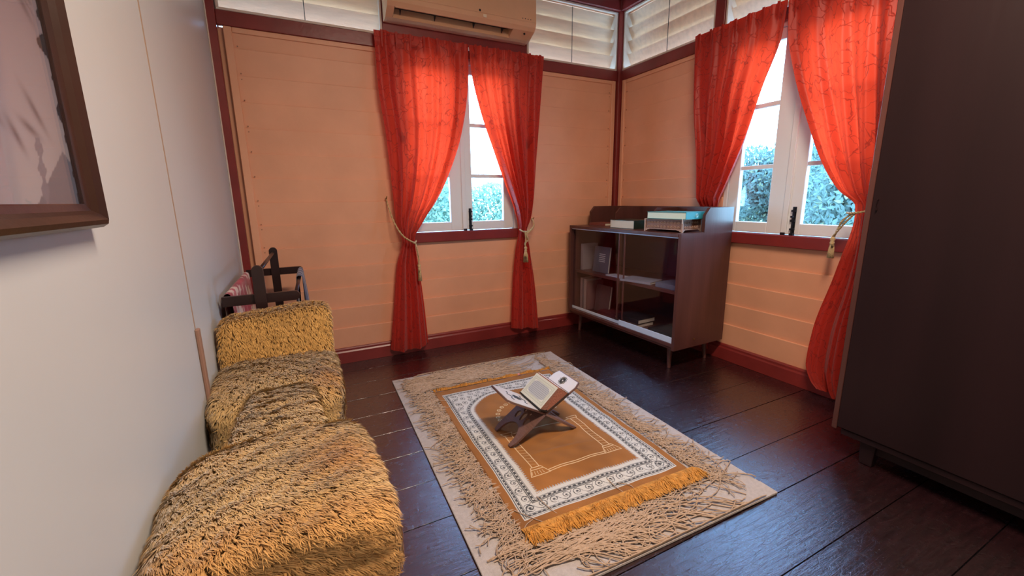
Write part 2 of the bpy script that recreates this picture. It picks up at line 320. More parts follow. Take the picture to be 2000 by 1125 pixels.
# ---------------------------------------------------------------- windows
def window(n, axis, c, w2, left_glass, right_glass, mid, s):
    """axis x: back wall (depth +y). u runs along the wall. s = +1/-1 direction of 'right' along the axis"""
    root = st(empty('window_%d' % n))
    def B(nm, m, par, u0, u1, d0, d1, z0, z1, bev=.002):
        u0, u1 = min(u0, u1), max(u0, u1)
        return boxo(nm, m, par, *((u0, u1, d0, d1, z0, z1) if axis == 'x' else (d0, d1, u0, u1, z0, z1)), bev=bev)
    lo, hi = c-w2, c+w2
    B('window_frame', M_white, root, lo, lo+.03, 0, .05, .915, 2.16); B('window_frame', M_white, root, hi-.03, hi, 0, .05, .915, 2.16); B('window_frame', M_white, root, lo+.03, hi-.03, 0, .05, 2.12, 2.16)
    sill = B('window_sill', M_red, root, lo-.01, hi+.01, -.045, .06, .843, .915, .004)
    zr = [(.985, 1.318), (1.345, 1.690), (1.718, 2.055)]
    for side, (g0, g1), st_in in (('l', left_glass, mid), ('r', right_glass, mid)):
        outer = (lo+.032 if (side == 'l') == (s > 0) else hi-.032)
        bm = bmesh.new()
        def bb(u0, u1, z0, z1, d0=.008, d1=.040):
            u0, u1 = min(u0, u1), max(u0, u1)
            box(bm, *((u0, u1, d0, d1, z0, z1) if axis == 'x' else (d0, d1, u0, u1, z0, z1)), bev=.003)
        ga, gb = (g0, g1) if side == 'l' else (g1, g0); bb(outer, ga, .918, 2.118); bb(gb, st_in, .918, 2.118)
        bb(g0, g1, .918, zr[0][0]); bb(g0, g1, zr[2][1], 2.118)
        for k in range(2): bb(g0, g1, zr[k][1], zr[k+1][0], .014, .034)
        sash = fin('casement_sash', bm, M_white, root)
        for z0, z1 in zr: B('window_pane', M_glass, sash, g0, g1, .024, .027, z0, z1, 0)
        if side == 'r':
            b = bmesh.new(); u = st_in+s*.032
            def bbb(u0, u1, z0, z1, d0, d1):
                u0, u1 = min(u0, u1), max(u0, u1); box(b, *((u0, u1, d0, d1, z0, z1) if axis == 'x' else (d0, d1, u0, u1, z0, z1)), bev=.0015)
            bbb(u-.011, u+.011, .925, 1.085, .002, .008)
            for z in (.945, .995, 1.055): bbb(u-.014, u+.014, z, z+.012, -.008, .004)
            bbb(u-.005, u+.005, .915, 1.075, -.006, .002); bbb(u-.005, u+.009, 1.02, 1.032, -.020, .0)
            fin('bolt', b, M_iron, sash)
            b = bmesh.new(); bbb(u-.011, u+.011, 1.95, 2.10, .002, .008); bbb(u-.005, u+.005, 1.96, 2.115, -.006, .002); fin('bolt', b, M_iron, sash)
    B('meeting_strip', M_white, root, mid-s*.034, mid-s*.002, -.004, .008, .92, 2.115, .002)
    B('keeper', M_iron, root, mid+s*.022, mid+s*.046, -.012, .006, .9155, .928, .001); B('keeper', M_iron, root, mid-s*.030, mid-s*.004, -.014, -.004, .9155, .930, .001)
    return root
window(1, 'x', -1.49, .46, (-1.865, -1.60), (-1.42, -1.15), -1.475, 1)
window(2, 'y', -1.59, .46, (-1.235, -1.45), (-1.655, -1.945), -1.585, -1)
# ---------------------------------------------------------------- curtains
def lerpk(keys, z):
    k = sorted(keys); zs = [a for a, _ in k]; return np.interp(z, zs, [b for _, b in k])
def pchip(keys, z):
    k = sorted(keys); x = np.array([a for a, _ in k]); y = np.array([b for _, b in k])
    h = np.diff(x); d = np.diff(y)/h; m = np.zeros(len(x)); m[0] = d[0]; m[-1] = d[-1]
    for i in range(1, len(x)-1): m[i] = 0 if d[i-1]*d[i] <= 0 else 2*d[i-1]*d[i]/(d[i-1]+d[i])
    z = np.clip(z, x[0], x[-1]); i = np.clip(np.searchsorted(x, z)-1, 0, len(h)-1); t = (z-x[i])/h[i]
    return (2*t**3-3*t**2+1)*y[i]+(t**3-2*t**2+t)*h[i]*m[i]+(-2*t**3+3*t**2)*y[i+1]+(t**3-t**2)*h[i]*m[i+1]
def curtain(axis, outer, inner, ztop, ztie, label, hemdz, seed, npl=8, squeeze=False):
    """outer/inner: edge position along the wall as keys (z, u)"""
    r = np.random.default_rng(seed); nu, nv = 150, 170
    s = np.linspace(0, 1, nu)[None, :]; tv = np.linspace(0, 1, nv)[:, None]
    zb = .012+hemdz(s); z = ztop+(zb-ztop)*tv
    O = pchip(outer, z[:, 0]); I = pchip(inner, z[:, 0])
    # bend the fold lines: near the tie, cloth swings in from the inner side
    u = O[:, None]+(I-O)[:, None]*s
    width = np.abs(I-O)[:, None]
    full = .62
    g = np.exp(-((z-ztie)/.10)**2)                     # gathered region
    amp = np.clip(.030*(1-(width/full))+.013, .013, .03)
    topf = np.clip((z-(ztop-.09))/.09, 0, 1)             # pinch pleats at the header
    ph = 2*PI*npl*(s+.02*np.sin(6*s+seed))
    below = np.clip((ztie-z)/.2, 0, 1)
    d = amp*(np.sin(.62*ph+.7*np.sin(2.2*z+seed)+seed)+.45*np.sin(1.15*ph+1+1.3*z)+.25*np.sin(.31*ph+2*seed))*(1-below*.55)
    d = d+below*.030*np.sin(2*PI*2.1*s+seed)+.006*topf*np.sin(2*PI*16*s)
    d = d*(1-.45*g)
    n2 = smoothnoise(u*9, z*7, seed)*.004
    depth = -.085-.012*g+d*.75+n2+.02*g*(4*(s-.5)**2)
    depth = np.minimum(depth, -.032)
    depth = np.where(z > 2.16, np.minimum(depth, -.082), depth)
    if squeeze: k_ = np.clip((1.14-z)/.10, 0, 1); depth = depth*(1-k_)+(-.036+.005*np.sin(ph*.8))*k_
    u = u+.003*np.sin(ph*.5+z*3)*(1-topf)
    if axis == 'x': V = np.stack([u, depth, z+0*u], -1)
    else: V = np.stack([depth, u, z+0*u], -1)
    me = np_mesh('cloth', V.reshape(-1, 3), gridf(nu, nv), smooth=True)
    uv = me.uv_layers.new(name='UVMap'); li = np.zeros(len(me.loops), dtype=np.int32); me.loops.foreach_get('vertex_index', li)
    U2 = (s*full*1.5+0*z).ravel(); V2 = (z+0*s).ravel(); uv.data.foreach_set('uv', np.stack([U2[li], V2[li]], 1).astype(np.float32).ravel())
    root = empty('curtain', (float(u[0].mean()), 0, 0) if axis == 'x' else (0, float(u[0].mean()), 0)); tag(root, label, 'curtain', 'coral red window curtains')
    o = link('cloth', me, M_curt, root); o.location = -root.location
    # header tape with stitched pleats
    hb = bmesh.new(); u0, u1 = float(u[0, 0]), float(u[0, -1]); nple = 7
    hb.free()
    for k in range(nple):
        hb = bmesh.new(); uc = u0+(u1-u0)*(k+.5)/nple
        prev = None
        for q in range(7):
            dd = -.009+.003*q; wv = .006*math.sin(q*PI/2)
            A, B_ = (uc+dd, -.104-(.006 if q % 2 else 0), ztop-.001), (uc+dd*.3, -.100, ztop-.10)
            if axis != 'x': A, B_ = (A[1], A[0], A[2]), (B_[1], B_[0], B_[2])
            cur = (hb.verts.new(A), hb.verts.new(B_))
            if prev: hb.faces.new((prev[0], cur[0], cur[1], prev[1]))
            prev = cur
        h = fin('pinch_pleat', hb, M_curt, root, True); h.location = -root.location
    return root
zt = RAILT+.004
bl = curtain('x', [(zt, -2.10), (1.9, -2.095), (1.6, -2.065), (1.25, -2.045), (1.0, -2.035), (.87, -2.005), (.7, -2.05), (.45, -2.085), (0, -2.145)],
             [(zt, -1.452), (2.05, -1.455), (1.85, -1.475), (1.6, -1.53), (1.35, -1.625), (1.15, -1.73), (1.0, -1.84), (.87, -1.915), (.72, -1.90), (.45, -1.875), (0, -1.845)],
             zt, .87, 'coral red curtain on the left half of the back window, nearest the fluffy chair', lambda s: .03+.06*(s-.45)**2*4*.35, 1)
br = curtain('x', [(zt, -.828), (1.9, -.855), (1.5, -.885), (1.2, -.91), (1.0, -.945), (.89, -.985), (.75, -.955), (.45, -.905), (0, -.865)],
             [(zt, -1.448), (2.05, -1.43), (1.8, -1.37), (1.5, -1.26), (1.25, -1.165), (1.05, -1.09), (.89, -1.055), (.72, -1.085), (.45, -1.115), (0, -1.135)],
             zt, .89, 'coral red curtain right of the back window, tassel hanging in front', lambda s: .035+.03*s, 2)
rl = curtain('y', [(zt, -.875), (1.8, -.90), (1.4, -.955), (1.1, -.985), (.92, -1.02), (.7, -1.0), (0, -.97)],
             [(zt, -1.50), (2.05, -1.485), (1.8, -1.40), (1.5, -1.305), (1.25, -1.20), (1.05, -1.12), (.92, -1.10), (.7, -1.12), (0, -1.14)],
             zt, .92, 'coral red curtain behind the book cabinet, left half of the right-hand window', lambda s: .03+0*s, 3, squeeze=True)
rr = curtain('y', [(zt, -2.13), (1.8, -2.12), (1.4, -2.11), (1.1, -2.09), (.98, -2.08), (.7, -2.11), (.4, -2.12), (0, -2.14)],
             [(zt, -1.505), (2.05, -1.52), (1.8, -1.585), (1.5, -1.70), (1.3, -1.79), (1.15, -1.885), (1.07, -1.965), (.98, -1.97), (.7, -1.93), (.35, -1.86), (.15, -1.845), (.05, -1.88), (0, -1.93)],
             zt, 1.05, 'coral red curtain half hidden behind the tall dark wardrobe', lambda s: .0+.05*s, 4)
# curtain tracks
def track(axis, u0, u1, label):
    bm = bmesh.new()
    box(bm, *((u0, u1, -.075, -.06, 2.195, 2.215) if axis == 'x' else (-.075, -.06, u0, u1, 2.195, 2.215)), bev=.002)
    for u in (u0+.03, (u0+u1)/2, u1-.03):
        box(bm, *((u-.008, u+.008, -.062, -.024, 2.19, 2.218) if axis == 'x' else (-.062, -.024, u-.008, u+.008, 2.19, 2.218)), bev=.002)
    return tag(fin('curtain_track', bm, M_white), label, 'curtain track')
track('x', -2.08, -.85, 'slim white curtain track on the red rail above the back window'); track('y', -2.12, -.9, 'slim white curtain track on the red rail above the right-hand window')

# rope tiebacks
def rope(bm, pts, r, seg=60, twist=70, strands=2):
    P = [Vector(p) for p in pts]
    # catmull sample
    out = []
    n = len(P)
    for i in range(n-1):
        p0, p1, p2, p3 = P[max(i-1, 0)], P[i], P[i+1], P[min(i+2, n-1)]
        for k in range(seg//(n-1)):
            t = k/(seg//(n-1)); out.append(.5*((2*p1)+(p2-p0)*t+(2*p0-5*p1+4*p2-p3)*t*t+(3*p1-p0-3*p2+p3)*t**3))
    out.append(P[-1])
    for s_ in range(strands):
        Q = []
        for i, p in enumerate(out):
            t = (out[min(i+1, len(out)-1)]-out[max(i-1, 0)]).normalized(); a = t.cross(Vector((0.1, .3, 1))).normalized(); b = t.cross(a)
            an = i*.9+s_*2*PI/strands; Q.append(p+(a*math.cos(an)+b*math.sin(an))*r*.55)
        tube(bm, Q, r*.62, 5)
def tassel(bm, x, y, z, L=.10, r=.016):
    # head, neck, skirt of threads
    prof = [(0, .004), (.006, .011), (.016, .013), (.026, .008), (.030, .010), (.036, .012), (.044, .009)]
    ring = []
    for dz, rr in prof: ring.append([bm.verts.new((x+rr*math.cos(2*PI*k/12), y+rr*math.sin(2*PI*k/12), z-dz)) for k in range(12)])
    for A, B_ in zip(ring, ring[1:]):
        for k in range(12): bm.faces.new((A[k], A[(k+1) % 12], B_[(k+1) % 12], B_[k]))
    for k in range(34):
        a = 2*PI*k/34; rr = r*(1+.1*random.random())
        tube(bm, [(x+.008*math.cos(a), y+.008*math.sin(a), z-.042), (x+rr*.8*math.cos(a), y+rr*.8*math.sin(a), z-.07), (x+rr*math.cos(a), y+rr*math.sin(a), z-.042-L*.9*(1-.06*random.random()))], .0016, 4)
def tieback(label, cords, tas, hook, body_r=.0055):
    root = empty('curtain_tieback', hook); tag(root, label, 'tieback', 'gold rope tiebacks')
    bm = bmesh.new()
    for c in cords: rope(bm, c, body_r, 72)
    o = fin('cord', bm, M_gold, root, True); o.location = -Vector(hook)
    bm = bmesh.new(); tassel(bm, *tas); o = fin('tassel', bm, M_gold, root, True); o.location = -Vector(hook)
    bm = bmesh.new(); hx, hy, hz = hook
    n = Vector((0, -1, 0)) if hy > -.2 else Vector((-1, 0, 0)); h = Vector(hook)
    tube(bm, [h, h+n*.03, h+n*.04+Vector((0, 0, .012))], .004, 6); o = fin('hook', bm, M_brass, root, True); o.location = -h
    return root
tieback('gold rope tieback climbing to a hook left of the back window',
        [[(-2.085, -.02, 1.17), (-2.075, -.05, 1.10), (-2.055, -.10, 1.0), (-2.02, -.15, .92), (-1.97, -.165, .875), (-1.925, -.13, .855), (-1.905, -.09, .865)],
         [(-2.05, -.10, .985), (-2.02, -.135, .92), (-1.98, -.150, .88), (-1.93, -.142, .852)],
         [(-1.925, -.135, .855), (-1.915, -.14, .80), (-1.905, -.13, .74), (-1.905, -.125, .70)]], (-1.903, -.125, .70, .095, .013), (-2.085, -.012, 1.17))
tieback('gold rope tieback with tassel on the right curtain of the back window',
        [[(-.90, -.02, .99), (-.92, -.08, .965), (-.96, -.145, .93), (-1.005, -.16, .90), (-1.045, -.145, .895), (-1.06, -.10, .91)],
         [(-.92, -.09, .945), (-.97, -.15, .915), (-1.02, -.165, .885), (-1.035, -.155, .87)],
         [(-1.02, -.165, .91), (-1.035, -.17, .87), (-1.02, -.165, .83), (-1.045, -.16, .80), (-1.035, -.155, .775)],
         [(-1.045, -.16, .90), (-1.04, -.165, .85), (-1.04, -.16, .80), (-1.037, -.155, .775)]], (-1.036, -.155, .778, .10, .019), (-.90, -.012, .99), .006)
tieback('pale gold rope tieback on the curtain beside the wardrobe',
        [[(-.02, -2.16, 1.14), (-.09, -2.13, 1.11), (-.15, -2.06, 1.075), (-.155, -1.99, 1.06), (-.12, -1.95, 1.06)],
         [(-.14, -1.985, 1.06), (-.13, -1.94, 1.02), (-.115, -1.915, .97), (-.11, -1.90, .93)], [(-.15, -2.0, 1.06), (-.14, -1.95, 1.0), (-.12, -1.91, .95), (-.11, -1.895, .93)]], (-.11, -1.897, .935, .085, .014), (-.012, -2.16, 1.14))

# ---------------------------------------------------------------- air conditioner
def aircon():
    root = empty('air_conditioner', (-1.49, 0, 2.305)); tag(root, 'ivory wall air conditioner above the back window curtains', 'air conditioner')
    prof = [(-.020, 2.62), (-.15, 2.62), (-.185, 2.60), (-.198, 2.56), (-.200, 2.395), (-.192, 2.372), (-.172, 2.350)]
    low = [(-.098, 2.312), (-.07, 2.305), (-.020, 2.305)]
    notch = [(-.150, 2.40), (-.080, 2.375)]
    loc = -root.location
    bm = bmesh.new()
    for x0, x1, mid in ((-2.022, -1.975, []), (-1.975, -1.135, notch), (-1.135, -.962, [])):
        prism(bm, prof+mid+low, 'x', x0, x1)
    bmesh.ops.remove_doubles(bm, verts=bm.verts, dist=1e-5)
    o = fin('housing', bm, M_ac, root); o.location = loc
    bm = bmesh.new(); prism(bm, [(-.2035, 2.40), (-.2035, 2.56), (-.1995, 2.56), (-.1995, 2.40)], 'x', -2.018, -.966)
    o = fin('front_panel', bm, M_ac, root); o.location = loc
    bm = bmesh.new(); prism(bm, [(-.148, 2.398), (-.082, 2.374), (-.078, 2.372), (-.146, 2.402)], 'x', -1.974, -1.136)
    prism(bm, [(-.150, 2.402), (-.098, 2.316), (-.078, 2.30+.075), (-.12, 2.40)], 'x', -1.974, -1.972)
    o = fin('outlet_lining', bm, M_dark, root); o.location = loc
    bm = bmesh.new(); prism(bm, [(-.176, 2.356), (-.150, 2.358), (-.148, 2.352), (-.170, 2.347)], 'x', -1.97, -1.14)
    o = fin('outlet_flap', bm, M_ac, root); o.location = loc
    for x in (-1.93, -1.70, -1.42, -1.20):
        bm = bmesh.new(); prism(bm, [(-.150, 2.395), (-.15, 2.36), (-.105, 2.33), (-.095, 2.378)], 'x', x, x+.004); o = fin('air_vane', bm, M_dark, root); o.location = loc
    # indicator details
    bm = bmesh.new(); box(bm, -1.38, -1.355, -.201, -.196, 2.376, 2.394); o = fin('sticker', bm, mat('pale sticker', (.8, .68, .52), .5), root); o.location = loc
    for a, b, r_ in [((-1.405, -.2030, 2.412), (-1.405, -.2045, 2.412), .008), ((-1.035, -.150, 2.338), (-1.035, -.1548, 2.333), .007)]+[((-1.075+.022*k, -.2030, 2.415), (-1.075+.022*k, -.2045, 2.415), .0035) for k in range(4)]:
        bm = bmesh.new(); tube(bm, [a, b], r_, 10); o = fin('indicator_light', bm, M_dark, root); o.location = loc
aircon()

# ---------------------------------------------------------------- picture on left wall
def picture():
    root = empty('framed_picture', (X0, -2.48, 1.12)); tag(root, 'large brown framed misty picture hanging on the left wall', 'picture'); loc = -root.location
    ya, yb, za, zb = -2.90, -2.116, 1.110, 1.80; fw = .042
    def side(a, b, axis, pos, flip):
        bm = bmesh.new(); s = -1 if flip else 1
        p = [(0, 0), (.020, 0), (.030, .006), (.034, .014), (.026, .024), (.018, .030), (.014, fw), (0, fw)]
        # p: (depth from wall, distance inwards)
        A = []; B_ = []
        for d, i in p:
            if axis == 'y': A.append(bm.verts.new((X0+d, a+i, pos+s*i))); B_.append(bm.verts.new((X0+d, b-i, pos+s*i)))
            else: A.append(bm.verts.new((X0+d, pos+s*i, a+i))); B_.append(bm.verts.new((X0+d, pos+s*i, b-i)))
        n = len(p); bm.faces.new(A); bm.faces.new(B_[::-1])
        for k in range(n): bm.faces.new((A[k], B_[k], B_[(k+1) % n], A[(k+1) % n]))
        o = fin('frame_side', bm, M_frame, root); o.location = loc
    side(ya, yb, 'y', za, False); side(ya, yb, 'y', zb, True); side(za, zb, 'z', yb, True); side(za, zb, 'z', ya, False)
    nu, nv = 220, 190; y = np.linspace(ya+fw, yb-fw, nu)[None, :]+np.zeros((nv, 1)); z = np.linspace(za+fw, zb-fw, nv)[:, None]+np.zeros((1, nu))
    t = np.clip((z-1.15)/.55, 0, 1)[..., None]
    c = (1-t)*np.array([.40, .36, .39])+t*np.array([.20, .105, .15])
    pt = np.clip((smoothnoise(y*9+3, z*8, 12)+.2)*1.2, 0, 1)*np.clip((z-1.33)*5, 0, 1); c = c*(1-.6*pt[..., None])
    n1 = smoothnoise(y*22, z*16, 3); c = c*(1+.10*n1[..., None])
    blot = np.clip(smoothnoise(y*34+z*20, z*30, 8)-.5, 0, 1)*np.clip((z-1.32)*4, 0, 1); c = c*(1-.55*blot[..., None])+np.array([.16, .13, .2])*.5*blot[..., None]
    # grey-blue gable
    roof = 1.235-np.abs(y+2.185)*.75; m = ((z < roof) & (z < 1.24)); c[m] = [.13, .135, .18]
    m = (np.abs(y+2.262-(z-1.2)*.15) < .008+.004*np.sin(z*200)) & (z < 1.245); c[m] = [.18, .17, .22]
    # dark ragged strokes along the right edge
    e = (yb-fw-y); m = e < .004+.012*np.clip(np.sin(z*55)+np.sin(z*131+1)+.3, 0, 3)*np.clip((z-1.22)*6, .2, 1); c[m] = [.02, .02, .025]
    rr = np.random.default_rng(4)
    for k in range(26):
        yc = rr.uniform(-2.55, -2.17); zc = rr.uniform(1.24, 1.66); a = rr.uniform(.3, 1.2); L_ = rr.uniform(.008, .03); W_ = rr.uniform(.001, .006)
        uu = (y-yc)*math.cos(a)+(z-zc)*math.sin(a); vv = -(y-yc)*math.sin(a)+(z-zc)*math.cos(a)
        f = np.exp(-((uu/W_)**2+(vv/L_)**2)*.7)[..., None]; c = c*(1-f)+np.array([.10, .09, .12])*f
    V = np.stack([np.full_like(y, X0+.010), y, z], -1).reshape(-1, 3)
    o = link('print', np_mesh('print', V, gridf(nu, nv), c.reshape(-1, 3)), vcol_mat('printed picture', .25), root); o.location = loc
    bm = bmesh.new(); box(bm, X0+.001, X0+.009, ya+.01, yb-.01, za+.01, zb-.01); o = fin('backing_board', bm, M_frame, root); o.location = loc
    bm = bmesh.new(); box(bm, X0+.0125, X0+.0145, ya+.038, yb-.038, za+.038, zb-.038); o = fin('picture_glass', bm, glass_mat('picture glass', .08), root); o.location = loc
    root.rotation_euler = (0, 0, 0)
picture()
# slim brown edging strip at the foot of the left wall joint
tag(boxo('edging_strip', mat('brown edging', (.30, .17, .12), .45), None, X0, X0+.012, -1.497, -1.470, .12, .745, bev=.003), 'slim brown cover strip standing on the left wall joint behind the fluffy chair', 'strip')

# ---------------------------------------------------------------- fill light fixture (added outside the frame to light the room)
lr = empty('fill_light_fixture', (-1.75, -2.75, 2.72)); tag(lr, 'long fill light added out of view under the ceiling boards', 'lamp')
boxo('fill_light_base', M_white, lr, -.55, .55, -.06, .06, .02, .12, bev=.01)

# ---------------------------------------------------------------- book cabinet
CM = Matrix.Rotation(math.atan2(.03, 1), 4, 'Z')   # local x = depth v (0 front .. .5 back), local y = u from right end
CB = (-.54, -1.27, 0)
def cabinet():
    root = empty('book_cabinet', CB, math.atan(.03)); tag(root, 'brown wooden book cabinet with sliding glass doors in the corner', 'cabinet')
    L, D, zb, zt_, zl = 1.168, .495, .155, .925, 1.082
    sidep = [(0, zb), (D, zb), (D, zl), (.255, zl), (.213, 1.035), (.213, zt_), (0, zt_)]
    for y0, y1 in ((0, .022), (L-.022, L)):
        bm = bmesh.new(); prism(bm, sidep, 'y', y0, y1); fin('side_panel', bm, M_cab, root)
    boxo('top_board', M_cab, root, -.004, D-.012, .0225, L-.0225, zt_-.022, zt_, bev=.0015)
    boxo('bottom_board', M_cab, root, .0, D-.012, .0225, L-.0225, zb+.02, zb+.044, bev=.0015)
    boxo('front_rail', M_cab, root, .010, .026, .0225, L-.0225, zb+.002, zb+.0195, bev=.001)
    boxo('back_panel', M_cabin, root, D-.011, D-.002, .0225, L-.0225, zb+.01, zt_)
    boxo('ledge_back', M_cab, root, D-.016, D-.002, .0225, L-.0225, zt_+.0005, zl, bev=.001)
    for u in (.452, .838):
        bm = bmesh.new(); prism(bm, [(.215, zt_+.0005), (D-.017, zt_+.0005), (D-.017, zl-.004), (.262, zl-.004), (.215, 1.03)], 'y', u-.006, u+.006); fin('divider', bm, M_cab, root)
    boxo('shelf', M_cab, root, .05, D-.012, .0225, L-.0225, .520, .542, bev=.001)
    # aluminium runners and glass
    for v0, v1, u0, u1 in ((.004, .012, .024, .53), (.022, .030, .53, L-.024)):
        boxo('door_runner', M_track, root, v0, v1, u0, u1, .2005, .240 if u0 < .1 else .222, bev=.001)
    boxo('door_runner', M_track, root, .006, .030, .024, L-.024, .895, .902, bev=.001)
    g = boxo('glass_door', M_cglass, root, .008, .011, .026, .565, .241, .894); boxo('door_edge', M_cab, g, .006, .013, .552, .566, .241, .894, bev=.001)
    g = boxo('glass_door', M_cglass, root, .025, .028, .525, L-.026, .223, .894); boxo('door_edge', M_cab, g, .023, .030, .512, .525, .223, .894, bev=.001)
    # legs on a frame
    boxo('leg_frame', M_cab, root, .06, .085, .07, L-.07, zb-.018, zb+.0195); boxo('leg_frame', M_cab, root, D-.085, D-.06, .07, L-.07, zb-.018, zb+.0195)
    for v, sv in ((.075, -1), (D-.075, 1)):
        for u, su in ((.095, -1), (L-.095, 1)):
            bm = bmesh.new(); tube(bm, [(v+sv*.012, u+su*.012, 0), (v, u, zb+.015)], [.011, .021], 12); fin('leg', bm, M_cab, root)
    bm = bmesh.new(); tube(bm, [(.19, -.004, .21), (.19, 0.001, .21)], .006, 10); fin('screw_cap', bm, M_brass, root)
cabinet()

def cabw(v, u): 
    a = math.atan(.03); return (CB[0]+v*math.cos(a)-u*math.sin(a), CB[1]+v*math.sin(a)+u*math.cos(a))
bookmats = {}
def bmat(c, r=.5):
    k = (c, r)
    if k not in bookmats: bookmats[k] = mat('book cover', c, r, bump=.1, bscale=120)
    return bookmats[k]
def book(label, v, u, z, W, H, T, cover, rot=0, pose='flat', spine='right', group=None, page=None, tilt=0, emblem=None):
    """local: x = W (spine edge at x=0), y = H, z = T. flat lies; upright stands"""
    x, y = cabw(v, u); root = empty('book', (x, y, z)); tag(root, label, 'book', group)
    cm = bmat(cover); th = .0028
    bm = bmesh.new(); box(bm, 0, W, 0, H, 0, th, bev=.0006); box(bm, 0, W, 0, H, T-th, T, bev=.0006); box(bm, 0, th, 0, H, th, T-th)
    fin('cover', bm, cm, root)
    boxo('page_block', page or M_page, root, th+.0002, W-.004, .004, H-.004, th+.0002, T-th-.0002)
    if emblem: 
        bm = bmesh.new(); emblem(bm, W, H, T); fin('emblem', bm, bmat((.62, .66, .62)), root)
    Rz = Matrix.Rotation(math.atan(.03)+rot, 4, 'Z')
    if pose == 'flat': Mx = Rz
    elif pose == 'spine_up': Mx = Rz
    elif pose == 'spine_front':   # standing on tail, spine towards the room
        Mx = Rz @ Matrix(((1, 0, 0, 0), (0, 0, 1, 0), (0, 1, 0, 0), (0, 0, 0, 1))) @ Matrix.Identity(4)
    elif pose == 'face':          # standing, cover towards the room
        Mx = Rz @ Matrix(((0, 0, -1, 0), (-1, 0, 0, 0), (0, 1, 0, 0), (0, 0, 0, 1)))
    Mx = Mx.copy()
    if tilt: Mx = Rz @ Matrix.Rotation(tilt, 4, 'Y') @ Rz.inverted() @ Mx
    root.matrix_world = Matrix.Translation((x, y, z)) @ Mx
    return root
# on the cabinet top
tb_z = .9252
# carved wooden box (feet, moulded rim, carved bands)
M_carve = mat('carved brown wood', (.20, .095, .06), .45, bump=.1, var=.2, vscale=20)
M_carve_l = mat('pale worn carved edges', (.42, .27, .20), .45, var=.1)
def carved_box():
    x, y = cabw(.075, .06); root = empty('carved_wooden_box', (x, y, tb_z), math.atan(.03)+.10); tag(root, 'small carved wooden box on cabinet top under the teal book', 'box')
    L, D, h0, h1 = .29, .20, .016, .078
    bm = bmesh.new(); box(bm, 0, D, 0, L, h0, h1); fin('body', bm, M_carve, root)
    boxo('lid', M_carve_l, root, -.006, D+.006, -.006, L+.006, h1+.0003, h1+.0065, bev=.001)
    for a, b in ((0, 0), (0, L), (D, 0), (D, L)): boxo('corner_post', M_carve_l, root, a-.005, a+.005, b-.005, b+.005, 0.0, h1)
    bm = bmesh.new()    # scalloped skirt
    n = 16
    for i in range(n):
        u0, u1 = L*i/n, L*(i+1)/n; c_ = abs((i+.5)/n-.5)*2; zz = h0-.014*max(0, (c_-.72)/.28)
        box(bm, -.003, .003, u0, u1, zz, h0+.004); v0, v1 = D*i/n, D*(i+1)/n; box(bm, v0, v1, -.003, .003, zz, h0+.004)
    fin('skirt', bm, M_carve_l, root)
    bm = bmesh.new()    # carved scroll relief on the front and the end
    for face, LL in (('f', L), ('e', D)):
        for zc in (h0+.016, h0+.045):
            k = int((LL-.03)/.026)
            for i in range(k):
                c_ = .02+.026*i+.008; pts = []
                for q in range(12):
                    a = q/11*1.6*2*PI; r = .0035+.0065*q/11; up = zc+r*math.sin(a)*.9; al = c_+r*math.cos(a)*(1 if i % 2 else -1)
                    pts.append((-.0022, al, up) if face == 'f' else (al, -.0022, up))
                tube(bm, pts, .0016, 4)
    tag(fin('carving', bm, M_carve_l, root), kind='stuff')
carved_box()
def emb_ring(bm, W, H, T):
    pass
tb = book('thick teal book lying on the carved box', .285, .045, tb_z+.0855, .30, .23, .046, (.03, .26, .28), rot=PI/2+.10, page=mat('pale green page edges', (.66, .80, .70), .7, bump=.3, bscale=150, stretch=(.2, .2, 8)))
# medallion on the spine of the teal book, ribbon marker
def ontb(): pass
book('thick dark green book with cream pages in the middle compartment of the cabinet top', .29, .50, tb_z, .25, .21, .062, (.012, .022, .014), rot=PI/2+.04)
book('low reddish brown book in the left compartment of the cabinet top', .16, .90, tb_z, .15, .20, .022, (.20, .05, .035))
# books on the middle shelf
zs = .5425
book('slim pale book standing at the left end of the middle shelf', .085, 1.085, zs, .16, .225, .030, (.30, .26, .25), pose='spine_front')
def emb(bm, W, H, T):
    for k in range(5): box(bm, W*.35, W*.75, H*(.42+.07*k), H*(.445+.07*k), T, T+.0008)
book('grey book with crest on its cover, leaning face out on the middle shelf', .13, .985, zs, .19, .215, .018, (.10, .12, .14), pose='face', tilt=.10, emblem=emb)
book('thin white booklet lying beside the grey leaning book', .07, .60, zs, .10, .17, .006, (.60, .58, .56))
book('flat grey book lying near the middle of the middle shelf', .075, .30, zs, .17, .25, .016, (.30, .31, .33), rot=.25)
book('cream paged book lying at the right end of the middle shelf', .07, .05, zs, .17, .20, .032, (.13, .15, .18))
# lower shelf
zl_ = .1995
cols = [(.34, .24, .22), (.16, .13, .13), (.40, .32, .28), (.20, .10, .09)]
uu = 1.115
for i, c_ in enumerate(cols):
    T = (.026, .018, .03, .02)[i]; uu -= T+.003
    book(['slim pinkish book standing at the far left of the lower shelf', 'thin dark book, second from the left on the lower shelf', 'pale book standing third from the left on the lower shelf', 'thin reddish book standing fourth from the left on the lower shelf'][i], .085, uu, zl_, .17, (.27, .255, .265, .25)[i], T, c_, pose='spine_front', group='books standing on the lower shelf')
book('brown book leaning face out beside the standing books on the lower shelf', .15, .975, zl_, .18, .23, .02, (.12, .075, .065), pose='face', tilt=.12)
book('reddish book, bottom of the two lying beside the door edge', .06, .63, zl_, .14, .21, .020, (.16, .045, .035), group='books lying on the lower shelf')
book('dark red book, top of the two lying beside the door edge', .065, .635, zl_+.0203, .135, .20, .022, (.11, .02, .022), rot=.03, group='books lying on the lower shelf')
